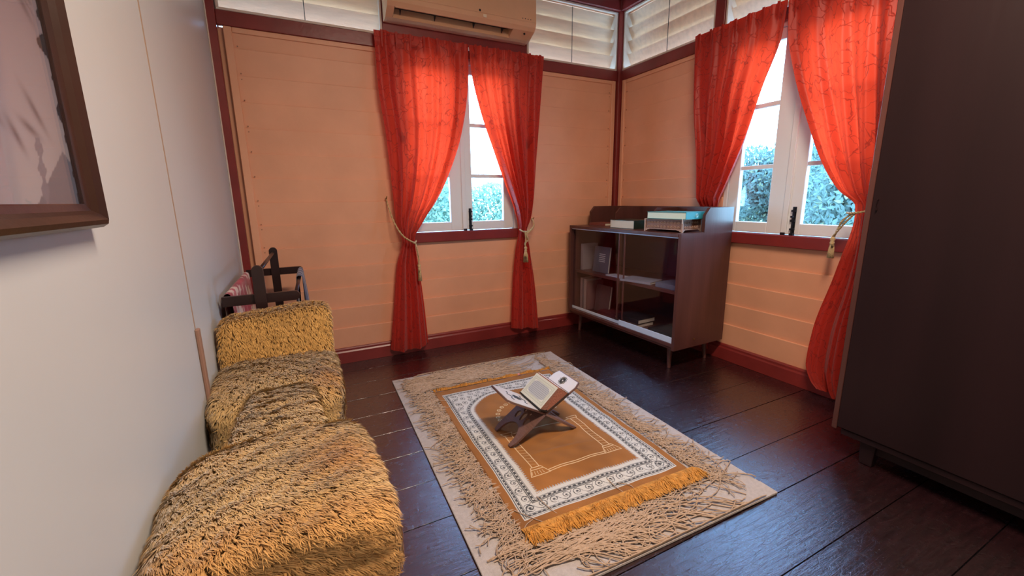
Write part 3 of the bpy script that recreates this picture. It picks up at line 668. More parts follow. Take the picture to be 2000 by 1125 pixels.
book('brown covered book, bottom of the two in the middle of the lower shelf', .06, .39, zl_, .17, .22, .030, (.10, .05, .035), group='books lying on the lower shelf')
book('black book, top of the two in the middle of the lower shelf', .062, .385, zl_+.0303, .18, .23, .034, (.012, .012, .014), rot=.02, group='books lying on the lower shelf')
book('black book with cream pages alone at the right end of the lower shelf', .06, .07, zl_, .18, .22, .036, (.010, .010, .012), rot=-.02, group='books lying on the lower shelf')
boxo('ribbon', mat('white ribbon', (.8, .78, .75), .6), tb, .02, .024, .2315, .233, -.026, .012)
bm = bmesh.new()
for a in range(20): 
    t0, t1 = 2*PI*a/20, 2*PI*(a+1)/20
    for r in (.013, .008): tube(bm, [(.0-.0012, .115+r*math.cos(t0), .023+r*math.sin(t0)), (-.0012, .115+r*math.cos(t1), .023+r*math.sin(t1))], .0012, 4)
fin('medallion', bm, mat('pale blue medallion', (.45, .75, .80), .5), tb)

# ---------------------------------------------------------------- wardrobe
def wardrobe():
    root = empty('wardrobe', (0, 0, 0)); tag(root, 'tall dark brown wardrobe filling the right side of the picture', 'wardrobe')
    xf, y0, y1, zb, zt_ = -.585, -3.45, -2.245, .135, 2.12
    boxo('carcass', M_ward, root, xf, -.035, y0, y1, zb, zt_, bev=.003)
    boxo('edge_trim', M_cab, root, xf-.018, xf-.0005, y1-.014, y1+.006, zb-.01, zt_, bev=.002)
    for a, b in ((-2.845, y1-.016), (y0, -2.849)):
        d = boxo('wardrobe_door', M_ward, root, xf-.020, xf-.0005, a, b, zb+.004, zt_-.004, bev=.002)
    bm = bmesh.new(); tube(bm, [(xf-.021, -2.28, 1.09), (xf-.028, -2.28, 1.09), (xf-.028, -2.28, 1.13), (xf-.021, -2.28, 1.13)], .0025, 6); fin('hinge_pull', bm, M_ward, root)
    boxo('bottom_rail', M_ward, root, xf-.012, xf+.02, y0, y1-.03, zb-.028, zb-.0005, bev=.003)
    boxo('plinth_rail', M_ward, root, xf+.03, xf+.05, y0+.05, y1-.10, .055, zb-.0005, bev=.003)
    for x in (xf+.035, -.09):
        for y in (y1-.125, y0+.1):
            bm = bmesh.new(); box(bm, x-.03, x+.03, y-.03, y+.03, 0, zb-.001, bev=.004)
            for v in bm.verts:
                if v.co.z < .03: v.co.x = x+(v.co.x-x)*.75; v.co.y = y+(v.co.y-y)*.75
            fin('leg', bm, M_ward, root)
wardrobe()

# ---------------------------------------------------------------- towel rack with towels
def rack():
    root = empty('towel_rack', (-2.83, -.65, 0)); tag(root, 'dark wooden towel rack standing behind the fluffy chair', 'rack'); o_ = Vector(root.location)
    def bar(nm, *a):
        o = boxo(nm, M_rackw, root, *a, bev=.004); o.location = -o_
    for y, dx in ((-.245, .018), (-1.055, .0)):
        bm = bmesh.new(); xc = -2.812 - .028*(y < -.5)
        prism(bm, [(xc-.022, .03), (xc+.022, .03), (xc+.022, .865)]+[(xc+.022*math.cos(a), .865+.022*math.sin(a)) for a in np.linspace(.3, PI-.3, 7)]+[(xc-.022, .865)], 'y', y-.010, y+.010)
        o = fin('post', bm, M_rackw, root); o.location = -o_
        z = .738; x0, x1 = -2.985+.02*(y > -.5), -2.667-.026*(y < -.5)
        bm = bmesh.new(); prism(bm, [(x0, z-.021), (x1-.015, z-.021)]+[(x1-.015+.021*math.cos(a), z+.021*math.sin(a)) for a in np.linspace(-PI/2, PI/2, 7)]+[(x0, z+.021)], 'y', y+.0105, y+.028)
        o = fin('crossbar', bm, M_rackw, root); o.location = -o_
        bm = bmesh.new(); box(bm, -2.98, -2.68, y-.018, y+.018, 0, .035, bev=.004); o = fin('foot', bm, M_rackw, root); o.location = -o_
    for a, b in (((-2.812, -.25, .855), (-2.840, -1.05, .855)), ((-2.955, -.24, .738), (-2.975, -1.03, .738)), ((-2.675, -.24, .738), (-2.705, -1.03, .738)), ((-2.812, -.25, .30), (-2.84, -1.05, .30))):
        bm = bmesh.new(); tube(bm, [a, b], .009, 8); o = fin('rail_rod', bm, M_rackw, root, True); o.location = -o_
rack()
def towel(label, xa, xb, y0, y1, zr_, drop, colf, seed, nm):
    """cloth draped over the rod at zr_, hanging on both sides"""
    nu, nv = 70, 70; s = np.linspace(0, 1, nu)[None, :]; t = np.linspace(-1, 1, nv)[:, None]
    y = y0+(y1-y0)*s+0*t; xr = xa+(xb-xa)*s
    L = np.abs(t)*drop; r = .014
    ang = np.clip(L/r, 0, PI/2); z = zr_+r*np.cos(ang)-np.clip(L-r*PI/2, 0, None)
    x = xr+np.sign(t)*(r*np.sin(ang)+.018*np.clip(L/drop, 0, 1))+.008*np.sin(s*34+seed+2*np.sign(t))*np.clip(L*6, 0.1, 1)
    x = np.maximum(x, X0+.006)
    V = np.stack([x, y, z+0*s], -1).reshape(-1, 3)
    c = colf(s+0*t, L+0*s).reshape(-1, 3)
    me = np_mesh(nm, V, gridf(nu, nv), c, smooth=True); o = link(nm, me, vcol_mat(nm+' cloth', .9, .3, 400, .2))
    return tag(o, label, 'towel')
def red_c(s, L):
    f = (np.sin(s*44)+.6*np.sin(L*60+s*9)+.5*np.sin(s*90+L*30))[..., None]; m = (f > .75)
    return np.where(m, np.array([.62, .45, .40]), np.array([.34, .025, .05])*(1+.2*np.sin(s*17)[..., None]))
def blue_c(s, L):
    return np.where((np.sin(s*26) > .72)[..., None], np.array([.35, .33, .38]), np.array([.045, .06, .13]))
towel('red and white patterned cloth over the left rod of the rack', -2.957, -2.972, -.33, -.98, .748, .33, red_c, 1, 'hanging_cloth')
towel('dark blue cloth with pale stripes over the right rod of the rack', -2.676, -2.686, -.29, -.62, .748, .42, blue_c, 2, 'hanging_cloth')

# ---------------------------------------------------------------- fluffy chair
def rbox(n, cx, cy, cz, hx, hy, hz, e, shape=None):
    """rounded box by cube grid -> returns V, quads"""
    Vs, Fs = [], []; off = 0; g = np.linspace(-1, 1, n)
    A, B = np.meshgrid(g, g)
    for ax in range(3):
        for sg in (-1, 1):
            P = np.zeros((n*n, 3)); o = [i for i in range(3) if i != ax]
            P[:, ax] = sg; P[:, o[0]] = A.ravel(); P[:, o[1]] = B.ravel(); Vs.append(P)
            f = gridf(n, n, off); 
            if (sg > 0) != (ax == 1): pass
            else: f = f[:, ::-1]
            Fs.append(f); off += n*n
    P = np.concatenate(Vs); F = np.concatenate(Fs)
    r = (np.abs(P)**e).sum(1)**(1/e); P = P/r[:, None]
    P = P*np.array([hx, hy, hz])
    if shape: P = shape(P)
    return P+np.array([cx, cy, cz]), F
def furry(name, parent, P, F, dens, comb, hfun=None, length=.026, seed=1, base=(.62, .42, .17), worn=None):
    r = np.random.default_rng(seed)
    P = P+.0035*np.stack([smoothnoise(P[:, 1]*60, P[:, 2]*60, seed), smoothnoise(P[:, 0]*60, P[:, 2]*60, seed+1), smoothnoise(P[:, 0]*70, P[:, 1]*70, seed+2)], 1)
    a, b, c, d = (P[F[:, i]] for i in range(4)); N = np.cross(c-a, d-b); ar = np.linalg.norm(N, axis=1)/2; N = N/(2*ar[:, None]+1e-12)
    ctr = P.mean(0)
    flip = ((a+c)/2-ctr)*N; sgn = np.sign(flip.sum(1)); N = N*sgn[:, None]
    n = int(ar.sum()*dens); idx = r.choice(len(F), n, p=ar/ar.sum()); u, v = r.random((2, n, 1))
    Q = a[idx]*(1-u)*(1-v)+b[idx]*u*(1-v)+c[idx]*u*v+d[idx]*(1-u)*v; NN = N[idx]
    keep = NN[:, 2] > -.75; Q, NN = Q[keep], NN[keep]; n = len(Q)
    # clump field: neighbouring tufts lean alike
    w1 = smoothnoise(Q[:, 0]*260, Q[:, 1]*240+Q[:, 2]*200, seed+5); w2 = smoothnoise(Q[:, 0]*300+9, Q[:, 1]*240+Q[:, 2]*280, seed+6)
    big = smoothnoise(Q[:, 0]*22, Q[:, 1]*20+Q[:, 2]*20, seed+9)
    D = np.asarray(comb(Q), float)+np.stack([w1*.75, w2*.45, 0*w1], 1)+r.normal(0, .16, (n, 3)); D -= NN*(D*NN).sum(1, keepdims=True)
    D /= np.linalg.norm(D, axis=1, keepdims=True)+1e-9
    L = length*r.uniform(.7, 1.2, (n, 1))*(1+.18*np.clip(w1, -1, 1))[:, None]; W = .0016*r.uniform(.7, 1.3, (n, 1))
    side = np.cross(NN, D)
    p0 = Q-NN*.004; p1 = Q+NN*L*.42+D*L*.35; p2 = Q+NN*L*.52+D*L*.95
    V = np.stack([p0-side*W, p0+side*W, p1-side*W*.9+NN*0, p1+side*W*.9, p2], 1).reshape(-1, 3)
    k = np.arange(n)*5
    T = np.concatenate([np.stack([k, k+1, k+3], 1), np.stack([k, k+3, k+2], 1), np.stack([k+2, k+3, k+4], 1)])
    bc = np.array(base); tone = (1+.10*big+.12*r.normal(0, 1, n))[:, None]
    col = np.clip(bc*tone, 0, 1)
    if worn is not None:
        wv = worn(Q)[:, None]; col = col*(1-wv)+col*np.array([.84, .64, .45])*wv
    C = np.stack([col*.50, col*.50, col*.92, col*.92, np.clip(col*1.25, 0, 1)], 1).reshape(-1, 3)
    # skin
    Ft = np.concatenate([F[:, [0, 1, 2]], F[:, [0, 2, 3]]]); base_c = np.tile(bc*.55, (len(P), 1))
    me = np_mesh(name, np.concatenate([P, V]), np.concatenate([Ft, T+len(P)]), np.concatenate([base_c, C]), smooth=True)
    return link(name, me, M_fur, parent)
M_fur = vcol_mat('golden faux fur', .85, sheen=.25)
def fluffy():
    root = empty('fluffy_chair', (-2.78, -1.7, 0)); tag(root, 'low chair covered in golden fluffy fur with long front pad by the left wall', 'chair')
    o_ = -Vector(root.location); objs = []
    # backrest: slightly reclined slab
    def sh(P):
        P = P.copy(); P[:, 1] += P[:, 2]*.22; P[:, 2] += .012*np.sin(P[:, 0]*7); return P
    P, F = rbox(26, -2.785, -1.205, .60, .200, .05, .112, 7, sh)
    objs.append(furry('backrest', root, P, F, 95000, lambda Q: np.tile([.15, -.1, -1.0], (len(Q), 1)), seed=3, length=.020, base=(.56, .32, .09)))
    # far seat
    def sh2(P):
        P = P.copy(); f = np.clip(-P[:, 1]/.2, 0, 1); P[:, 2] -= .03*f**2; P[:, 0] *= 1-.05*f**3; P[:, 2] -= .02*np.clip(np.abs(P[:, 0])/.2-.6, 0, 1)*2*np.clip(f, .3, 1); return P
    P, F = rbox(30, -2.787, -1.405, .445, .205, .228, .085, 7, sh2)
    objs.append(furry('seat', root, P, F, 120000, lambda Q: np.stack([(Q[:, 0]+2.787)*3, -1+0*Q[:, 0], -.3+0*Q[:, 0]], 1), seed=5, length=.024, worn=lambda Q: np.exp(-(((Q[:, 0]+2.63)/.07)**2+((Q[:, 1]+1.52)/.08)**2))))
    # bridge
    def sh3(P):
        P = P.copy(); P[:, 2] += .012-.05*(P[:, 1]/.22)**2*(P[:, 1] > 0)*.6; P[:, 0] *= 1+.12*(-P[:, 1]/.2); return P
    P, F = rbox(24, -2.772, -1.76, .466, .106, .21, .066, 6, sh3)
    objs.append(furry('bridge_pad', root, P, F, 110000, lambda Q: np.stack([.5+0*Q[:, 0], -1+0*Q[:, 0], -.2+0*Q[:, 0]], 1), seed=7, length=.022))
    # front pad
    def sh4(P):
        P = P.copy(); f = np.clip(P[:, 1]/.22, -1, 1); P[:, 0] -= .012*f; P[:, 0] *= 1-.03*np.clip(f, 0, 1)
        P[:, 1] -= .05*np.clip(-(P[:, 0])/.2-.15, 0, 1)*np.clip(f, 0, 1)
        P[:, 2] += .012*np.cos(P[:, 0]*6)-.012*((P[:, 0]/.2)**4)*(P[:, 2] > 0)-.02*np.clip(-f-.5, 0, 1); return P
    P, F = rbox(34, -2.768, -2.135, .437, .219, .214, .092, 9, sh4)
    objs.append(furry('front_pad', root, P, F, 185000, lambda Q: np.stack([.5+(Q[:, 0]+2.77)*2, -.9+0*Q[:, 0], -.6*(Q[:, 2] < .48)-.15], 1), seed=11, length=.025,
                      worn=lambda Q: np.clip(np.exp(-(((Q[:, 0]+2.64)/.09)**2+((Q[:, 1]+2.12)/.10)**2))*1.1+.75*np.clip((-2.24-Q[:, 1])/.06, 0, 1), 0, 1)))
    for o in objs: o.location = o_
    # wooden frame and legs
    def bx(nm, *a):
        o = boxo(nm, M_rackw, root, *a, bev=.004); o.location = o_
    bx('frame_rail', -2.93, -2.90, -2.28, -1.22, .29, .345); bx('frame_rail', -2.66, -2.63, -2.28, -1.22, .29, .345)
    bx('frame_rail', -2.90, -2.66, -1.25, -1.22, .29, .345); bx('frame_rail', -2.90, -2.66, -2.28, -2.25, .29, .345)
    for x in (-2.925, -2.635):
        for y in (-1.24, -2.26):
            bm = bmesh.new(); tube(bm, [(x, y, 0), (x, y, .295)], [.013, .020], 10); o = fin('leg', bm, M_rackw, root); o.location = o_
fluffy()

# ---------------------------------------------------------------- rug with loose yarn
RA = math.radians(-1.6); RO = Vector((-2.222, -.512))       # far left corner, rotation
def rug():
    root = empty('rug', (RO.x, RO.y, 0), RA); tag(root, 'large beige rug with loose tangled yarn on the dark floor', 'rug')
    Wd, Ln = 1.185, 1.765
    bm = bmesh.new(); box(bm, 0, Wd, -Ln, 0, .0005, .0075, bev=.002); fin('rug_base', bm, M_rug, root)
    # hem bands at both ends
    boxo('hem', M_rug, root, .0, Wd, -Ln, -Ln+.075, .0076, .0095, bev=.001); boxo('hem', M_rug, root, .0, Wd, -.035, 0, .0076, .0095, bev=.001)
    r = random.Random(3)
    def strands(name, gen, N, rad=.0016):
        Vs = []; Fs = []; off = 0; n = 4
        for k in range(N):
            pts = np.array(gen(r)); m = len(pts); T = np.gradient(pts, axis=0); T /= np.linalg.norm(T, axis=1, keepdims=True)+1e-9
            A = np.cross(T, [0, 0, 1.0]); A /= np.linalg.norm(A, axis=1, keepdims=True)+1e-9; B = np.cross(T, A)
            for q in range(n):
                an = 2*PI*q/n; Vs.append(pts+(A*math.cos(an)+B*math.sin(an))*rad)
            i = np.arange(m-1)
            for q in range(n):
                q2 = (q+1) % n; Fs.append(np.stack([off+q*m+i, off+q2*m+i, off+q2*m+i+1, off+q*m+i+1], 1))
            off += n*m
        me = np_mesh(name, np.concatenate(Vs), np.concatenate(Fs), smooth=True); return tag(link(name, me, M_yarn, root), kind='stuff')
    def walk(x, y, a, L, curl, n=14, z0=.010, wob=.9, xr=(0, 9), yr=(-9, 0)):
        st_ = L/n; P = [(x, y, z0+r.random()*.004)]; da = r.gauss(0, curl)
        for i in range(n):
            a += da*.35+r.gauss(0, .11)*wob; x += st_*math.cos(a); y += st_*math.sin(a)
            x = min(max(x, .004, xr[0]), Wd-.004, xr[1]); y = min(max(y, -Ln+.004, yr[0]), -.004, yr[1])
            P.append((x, y, z0+.002+.007*abs(math.sin(i*.6+k0[0]))+r.random()*.0015)); da += r.gauss(0, .1)
        return P
    k0 = [0]
    def near(r):      # long yarns lying across the near end
        k0[0] += 1; y = -Ln+.085+abs(r.random())*.135; x = r.uniform(0.02, .45); L = r.uniform(.4, .95)
        return walk(x, y, r.gauss(0.0, .05), L, .015, 24, wob=.24, yr=(-9, -1.545+.02*r.random()))
    def far(r):
        k0[0] += 1; y = -.045-r.random()*.20; x = r.uniform(0.03, .5); L = r.uniform(.25, .7)
        return walk(x, y, r.gauss(0, .05), L, .02, 18, wob=.4, yr=(-.30, 0))
    cl = [-.12-k*.098+r.uniform(-.015, .015) for k in range(15)]
    def left(r):      # clumped tassels reaching out from under the mat on the left
        k0[0] += 1; y = r.choice(cl)+r.gauss(0, .024); x = r.uniform(.13, .24); return walk(x, y, PI+.35+r.gauss(0, .45), r.uniform(.05, .15), .22, 10, xr=(0, .185))
    def right(r):
        k0[0] += 1; y = -.06-r.random()*1.55; x = r.uniform(.99, 1.03); return walk(x, y, -.45+r.gauss(0, .65), r.uniform(.05, .17), .30, 11, xr=(1.0, 9))
    def knots(r):
        k0[0] += 1; cx, cy = r.choice([(.36, -1.63), (.50, -1.66), (.14, -1.58), (.10, -1.64), (.85, -1.62), (.62, -1.60), (1.07, -1.45), (.98, -.9), (.1, -.18), (1.06, -.25)])
        return walk(cx+r.gauss(0, .04), cy+r.gauss(0, .025), r.uniform(0, 6.28), r.uniform(.1, .22), .9, 16, xr=((1.0, 9) if cx > .95 else (0, .18) if cx < .2 else (0, 9)), yr=((-9, -1.55) if .2 < cx < .95 else (-9, 0)))
    strands('yarn', near, 115, .0027); strands('yarn', far, 190, .0021); strands('yarn', left, 760, .0020); strands('yarn', right, 520, .0019); strands('yarn', knots, 120, .0021)
rug()

# ---------------------------------------------------------------- prayer mat (plush pile, woven print as colour per vertex)
MA = math.radians(-2.0); MO = (-2.04, -.83)
MW, ML = .80, 1.20
def mat_pattern(u, v):
    gold = np.array([.33, .125, .018]); goldd = np.array([.42, .165, .022]); white = np.array([.66, .66, .62]); ink = np.array([.055, .06, .065]); pale = np.array([.78, .58, .34])
    c = np.zeros(u.shape+(3,)); c[:] = gold
    nz = smoothnoise(u*16, v*13, 21)+.5*smoothnoise(u*60, v*50, 22); c = c*(1+.17*np.clip(nz, -1.5, 1.5)[..., None])
    def put(m, col): c[m] = col
    b0u, b1u, b0v, b1v = .035, .765, .058, 1.160         # white band outer
    i0u, i1u, i0v, i1v = .135, .665, .165, 1.055          # inner field
    # signed distance of outer rect
    dout = np.minimum.reduce([u-b0u, b1u-u, v-b0v, b1v-v])
    cu = (u-(i0u+i1u)/2)
    hw = (i1u-i0u)/2
    # inner field: rounded arch at the far end
    R = .215; ax = np.abs(cu)-(hw-R); ay = (i0v+R*.8)-v
    arc = np.where((ax > 0) & (ay > 0), R-np.sqrt(ax**2+(ay/.8)**2), np.minimum(hw-np.abs(cu), v-i0v))
    din = np.minimum(arc, i1v-v)                          # >0 inside field
    arc_u = np.arange(0)
    band = (dout > 0) & (din < 0)
    put(band, white)
    # coordinate along the edge
    edge = np.argmin(np.stack([u-b0u, b1u-u, b1v-v, v-b0v]), 0); s = np.where((edge == 0) | (edge == 1), v, u)
    def chain(d, lo, hi, per):
        m = (d > lo) & (d < hi) & band; put(m, ink)
        ph = (s/per) % 1; m2 = m & (d > lo+.0025) & (d < hi-.0025) & (ph > .3) & (ph < .72); put(m2, white)
    put(band & (dout > .0045) & (dout < .0075), ink)
    chain(dout, .012, .0215, .021)
    put(band & (dout > .0235) & (dout < .026), ink)
    chain(-din, .016, .027, .023)
    put(band & (-din > .030) & (-din < .033), ink); put(band & (-din > .011) & (-din < .0135), ink)
    # spirals in the middle of the band, and filling the spandrels
    free = band & (dout > .0275) & (-din > .035)
    def spirals(ctrs, R0):
        for i, (cx, cy, fl, Rr) in enumerate(ctrs):
            dx, dy = u-cx, v-cy; r = np.hypot(dx, dy); th = np.arctan2(dy, dx*fl); p = Rr/1.75
            q = (r/p-th/(2*PI)) % 1; w_ = .0026/p
            m = free & (r < Rr) & (np.abs(q-.5) < w_/2*1.25) & (r > .004); put(m, ink); put(free & (r < .004), ink)
    cs = []
    P_ = .052; n = int((b1v-b0v-.12)/P_)
    mu = b0u+.050; mu2 = b1u-.050
    for k in range(n+1):
        y = b0v+.10+k*(b1v-b0v-.15)/n
        cs += [(mu, y, 1 if k % 2 else -1, .0205), (mu2, y, -1 if k % 2 else 1, .0205)]
    nu_ = 13
    for k in range(nu_):
        x = b0u+.05+k*(b1u-b0u-.10)/(nu_-1); cs.append((x, b1v-.053, 1 if k % 2 else -1, .0205)); cs.append((x, b0v+.050, -1 if k % 2 else 1, .019))
    for du, dv in ((.09, .10), (.135, .09), (.09, .145), (.13, .125), (.18, .085), (.23, .078)):
        cs += [(b0u+du, b0v+dv, 1, .018), (b1u-du, b0v+dv, -1, .018)]
    spirals(cs, .02)
    # meandering stem joining the spirals
    for cc, dd in ((u-mu, v), (u-mu2, v), (v-(b1v-.053), u)):
        st_ = np.abs(cc-.0215*np.sin(dd*2*PI/.104)) < .0017; put(free & st_ & (dout < .085), ink)
    # serrated inner edge
    f = (din > 0) & (din < .020); teeth = np.abs(((s/.0125) % 1)-.5)*2; put(f & (din < .004+.016*(1-teeth)) , white); put(f & (din < .003), white)
    put((din > 0) & (din < .018) & (teeth < .18) & (din > .006), ink*3)
    # line drawing: pillars, base lines, garland
    def seg(x0, y0, x1, y1, w_=.0016, col=pale):
        dx, dy = x1-x0, y1-y0; L2 = dx*dx+dy*dy; t = np.clip(((u-x0)*dx+(v-y0)*dy)/L2, 0, 1); d = np.hypot(u-x0-t*dx, v-y0-t*dy); c[d < w_] = col
    for sg, xc in ((1, .212), (-1, .588)):
        for off in (-.017, .017): seg(xc+off, .62, xc+off, .90)
        for k in range(11): seg(xc-.015, .635+k*.024, xc+.015, .645+k*.024, .0011, np.array([.66, .42, .20]))
        seg(xc-.024, .90, xc+.024, .90); seg(xc-.03, .915, xc+.03, .915); seg(xc-.046, .953, xc+.046, .953); seg(xc-.024, .90, xc-.046, .953); seg(xc+.024, .90, xc+.046, .953)
        for k in range(5): seg(xc-.03+.012*k, .925, xc-.036+.014*k, .945, .0012)
        seg(xc-.022, .62, xc+.022, .62); seg(xc-.03, .60, xc+.03, .60); seg(xc-.03, .60, xc-.022, .62); seg(xc+.03, .60, xc+.022, .62)
    seg(.255, .938, .545, .938); seg(.255, .950, .545, .950); seg(.24, .618, .56, .618, .0012)
    for a in np.linspace(0, PI, 15):
        x = .40-.165*math.cos(a); y = .47-.16*math.sin(a); r_ = np.hypot(u-x, v-y); m = (np.abs(r_-.010) < .0016) | (r_ < .0025); m &= (din > .03); c[m] = np.array([.82, .70, .42])
    return c
def mat_height(u, v):
    return .0105+.0032*np.clip(smoothnoise(u*14, v*15, 31), -1, 1.5)+.0026*smoothnoise(u*38+v*8, v*30, 33)
def prayer():
    root = empty('prayer_mat', (MO[0], MO[1], .008), MA); tag(root, 'golden prayer mat with white scroll border lying on the beige rug', 'mat')
    nu, nv = 400, 600; u = np.linspace(0, MW, nu)[None, :]+np.zeros((nv, 1)); v = np.linspace(0, ML, nv)[:, None]+np.zeros((1, nu))
    c = mat_pattern(u, v); ed = np.minimum.reduce([u, MW-u, v, ML-v]); z = mat_height(u, v)*np.clip(ed/.006, .15, 1)
    # folds left by the book stand
    z = z+.005*np.exp(-(((v-.83)-.10*(u-.4))/.014)**2)*np.exp(-((u-.38)/.14)**2)+.004*np.exp(-(((v-.74)+.2*(u-.4))/.012)**2)*np.exp(-((u-.48)/.12)**2)
    lum = c.mean(-1); z = z+.0008*(lum < .25)
    wob = .003*np.sin(v*9)
    V = np.stack([u+wob, -v, z], -1).reshape(-1, 3)
    me = np_mesh('plush_field', V, gridf(nu, nv), c.reshape(-1, 3), smooth=True); link('plush_field', me, M_mat, root)
    boxo('mat_underside', M_fringe, root, .004, MW-.004, -ML+.004, -.004, .0006, .0020)
    r = random.Random(9)
    for end in (0, 1):
        Vs = []; Fs = []; off = 0
        for k in range(1500 if end else 700):
            s_ = r.random(); clump = math.sin(s_*40)*.35+math.sin(s_*95)*.3; L = (.080 if end else .028)*r.uniform(.65, 1.1)
            x = s_*MW; a = (-PI/2 if end else PI/2)+clump*.6+r.gauss(0, .22); y = -ML+.004 if end else -.004; z = .011; P = []
            for i in range(6):
                P.append((x, y, z+.004+.010*math.sin(i*.62)*(1+.6*math.sin(s_*33))*r.uniform(.6, 1))); x += L/5*math.cos(a); y += L/5*math.sin(a); a += r.gauss(0, .22)
            P = np.array(P); T = np.gradient(P, axis=0); T /= np.linalg.norm(T, axis=1, keepdims=True); A = np.cross(T, [0, 0, 1.]); A /= np.linalg.norm(A, axis=1, keepdims=True); B = np.cross(T, A); m = len(P)
            for q in range(3): Vs.append(P+(A*math.cos(2*PI*q/3)+B*math.sin(2*PI*q/3))*.0017)
            i = np.arange(m-1)
            for q in range(3): q2 = (q+1) % 3; Fs.append(np.stack([off+q*m+i, off+q2*m+i, off+q2*m+i+1, off+q*m+i+1], 1))
            off += 3*m
        tag(link('fringe', np_mesh('fringe', np.concatenate(Vs), np.concatenate(Fs), smooth=True), M_fringe, root), kind='stuff')
    # care label on the far edge
    bm = bmesh.new(); bmesh.ops.create_grid(bm, x_segments=6, y_segments=2, size=1)
    for q in bm.verts: q.co = Vector((.56+q.co.x*.022, .004+q.co.y*.011, .016+.005*math.sin(q.co.x*3)))
    bmesh.ops.solidify(bm, geom=bm.faces[:], thickness=.0008)
    fin('care_label', bm, mat('red and white label', (.75, .25, .22), .6, var=.5, vscale=60), root)
M_mat = vcol_mat('plush printed pile', .95, .45, 900, .12)
prayer()
# loose yarns lying over the mat
def loose():
    bm = bmesh.new(); a = math.cos(MA); b = math.sin(MA)
    def W(u, v, z=.024): return (MO[0]+u*a+v*b, MO[1]+u*b-v*a, z)
    Y = [[(.60-.16, 1.10), (.44, 1.16), (.46, 1.22), (.44, 1.30)], [(.46, 1.14), (.50, 1.18), (.49, 1.24), (.52, 1.30)], [(.13, 1.07), (.14, 1.13), (.15, 1.17), (.19, 1.23), (.23, 1.26), (.27, 1.23), (.24, 1.19)],
         [(.02, 1.10), (.06, 1.16), (.09, 1.20), (.13, 1.24), (.09, 1.27), (.06, 1.24), (.09, 1.21), (.14, 1.22)], [(.02, 1.28), (-.01, 1.24), (.02, 1.19), (.06, 1.17)], [(.66, 1.24), (.72, 1.20), (.78, 1.23), (.75, 1.29), (.68, 1.28)],
         [(-.04, .20), (.0, .215), (.05, .225)], [(-.02, .12), (.02, .13), (.04, .145)]]
    for y in Y:
        P = [Vector(W(*p, .012 if p[1] > 1.2 else .022)) for p in y]; out = []
        n = len(P)
        for i in range(n-1):
            p0, p1, p2, p3 = P[max(i-1, 0)], P[i], P[i+1], P[min(i+2, n-1)]
            for k in range(8): t = k/8; out.append(.5*((2*p1)+(p2-p0)*t+(2*p0-5*p1+4*p2-p3)*t*t+(3*p1-p0-3*p2+p3)*t**3))
        out.append(P[-1]); tube(bm, out, .0017, 5)
    o = fin('loose_yarn', bm, M_yarn, None, True); 
    rg = bpy.data.objects['rug']; bpy.context.view_layer.update(); o.parent = rg; o.matrix_parent_inverse = rg.matrix_world.inverted(); tag(o, kind='stuff')
loose()

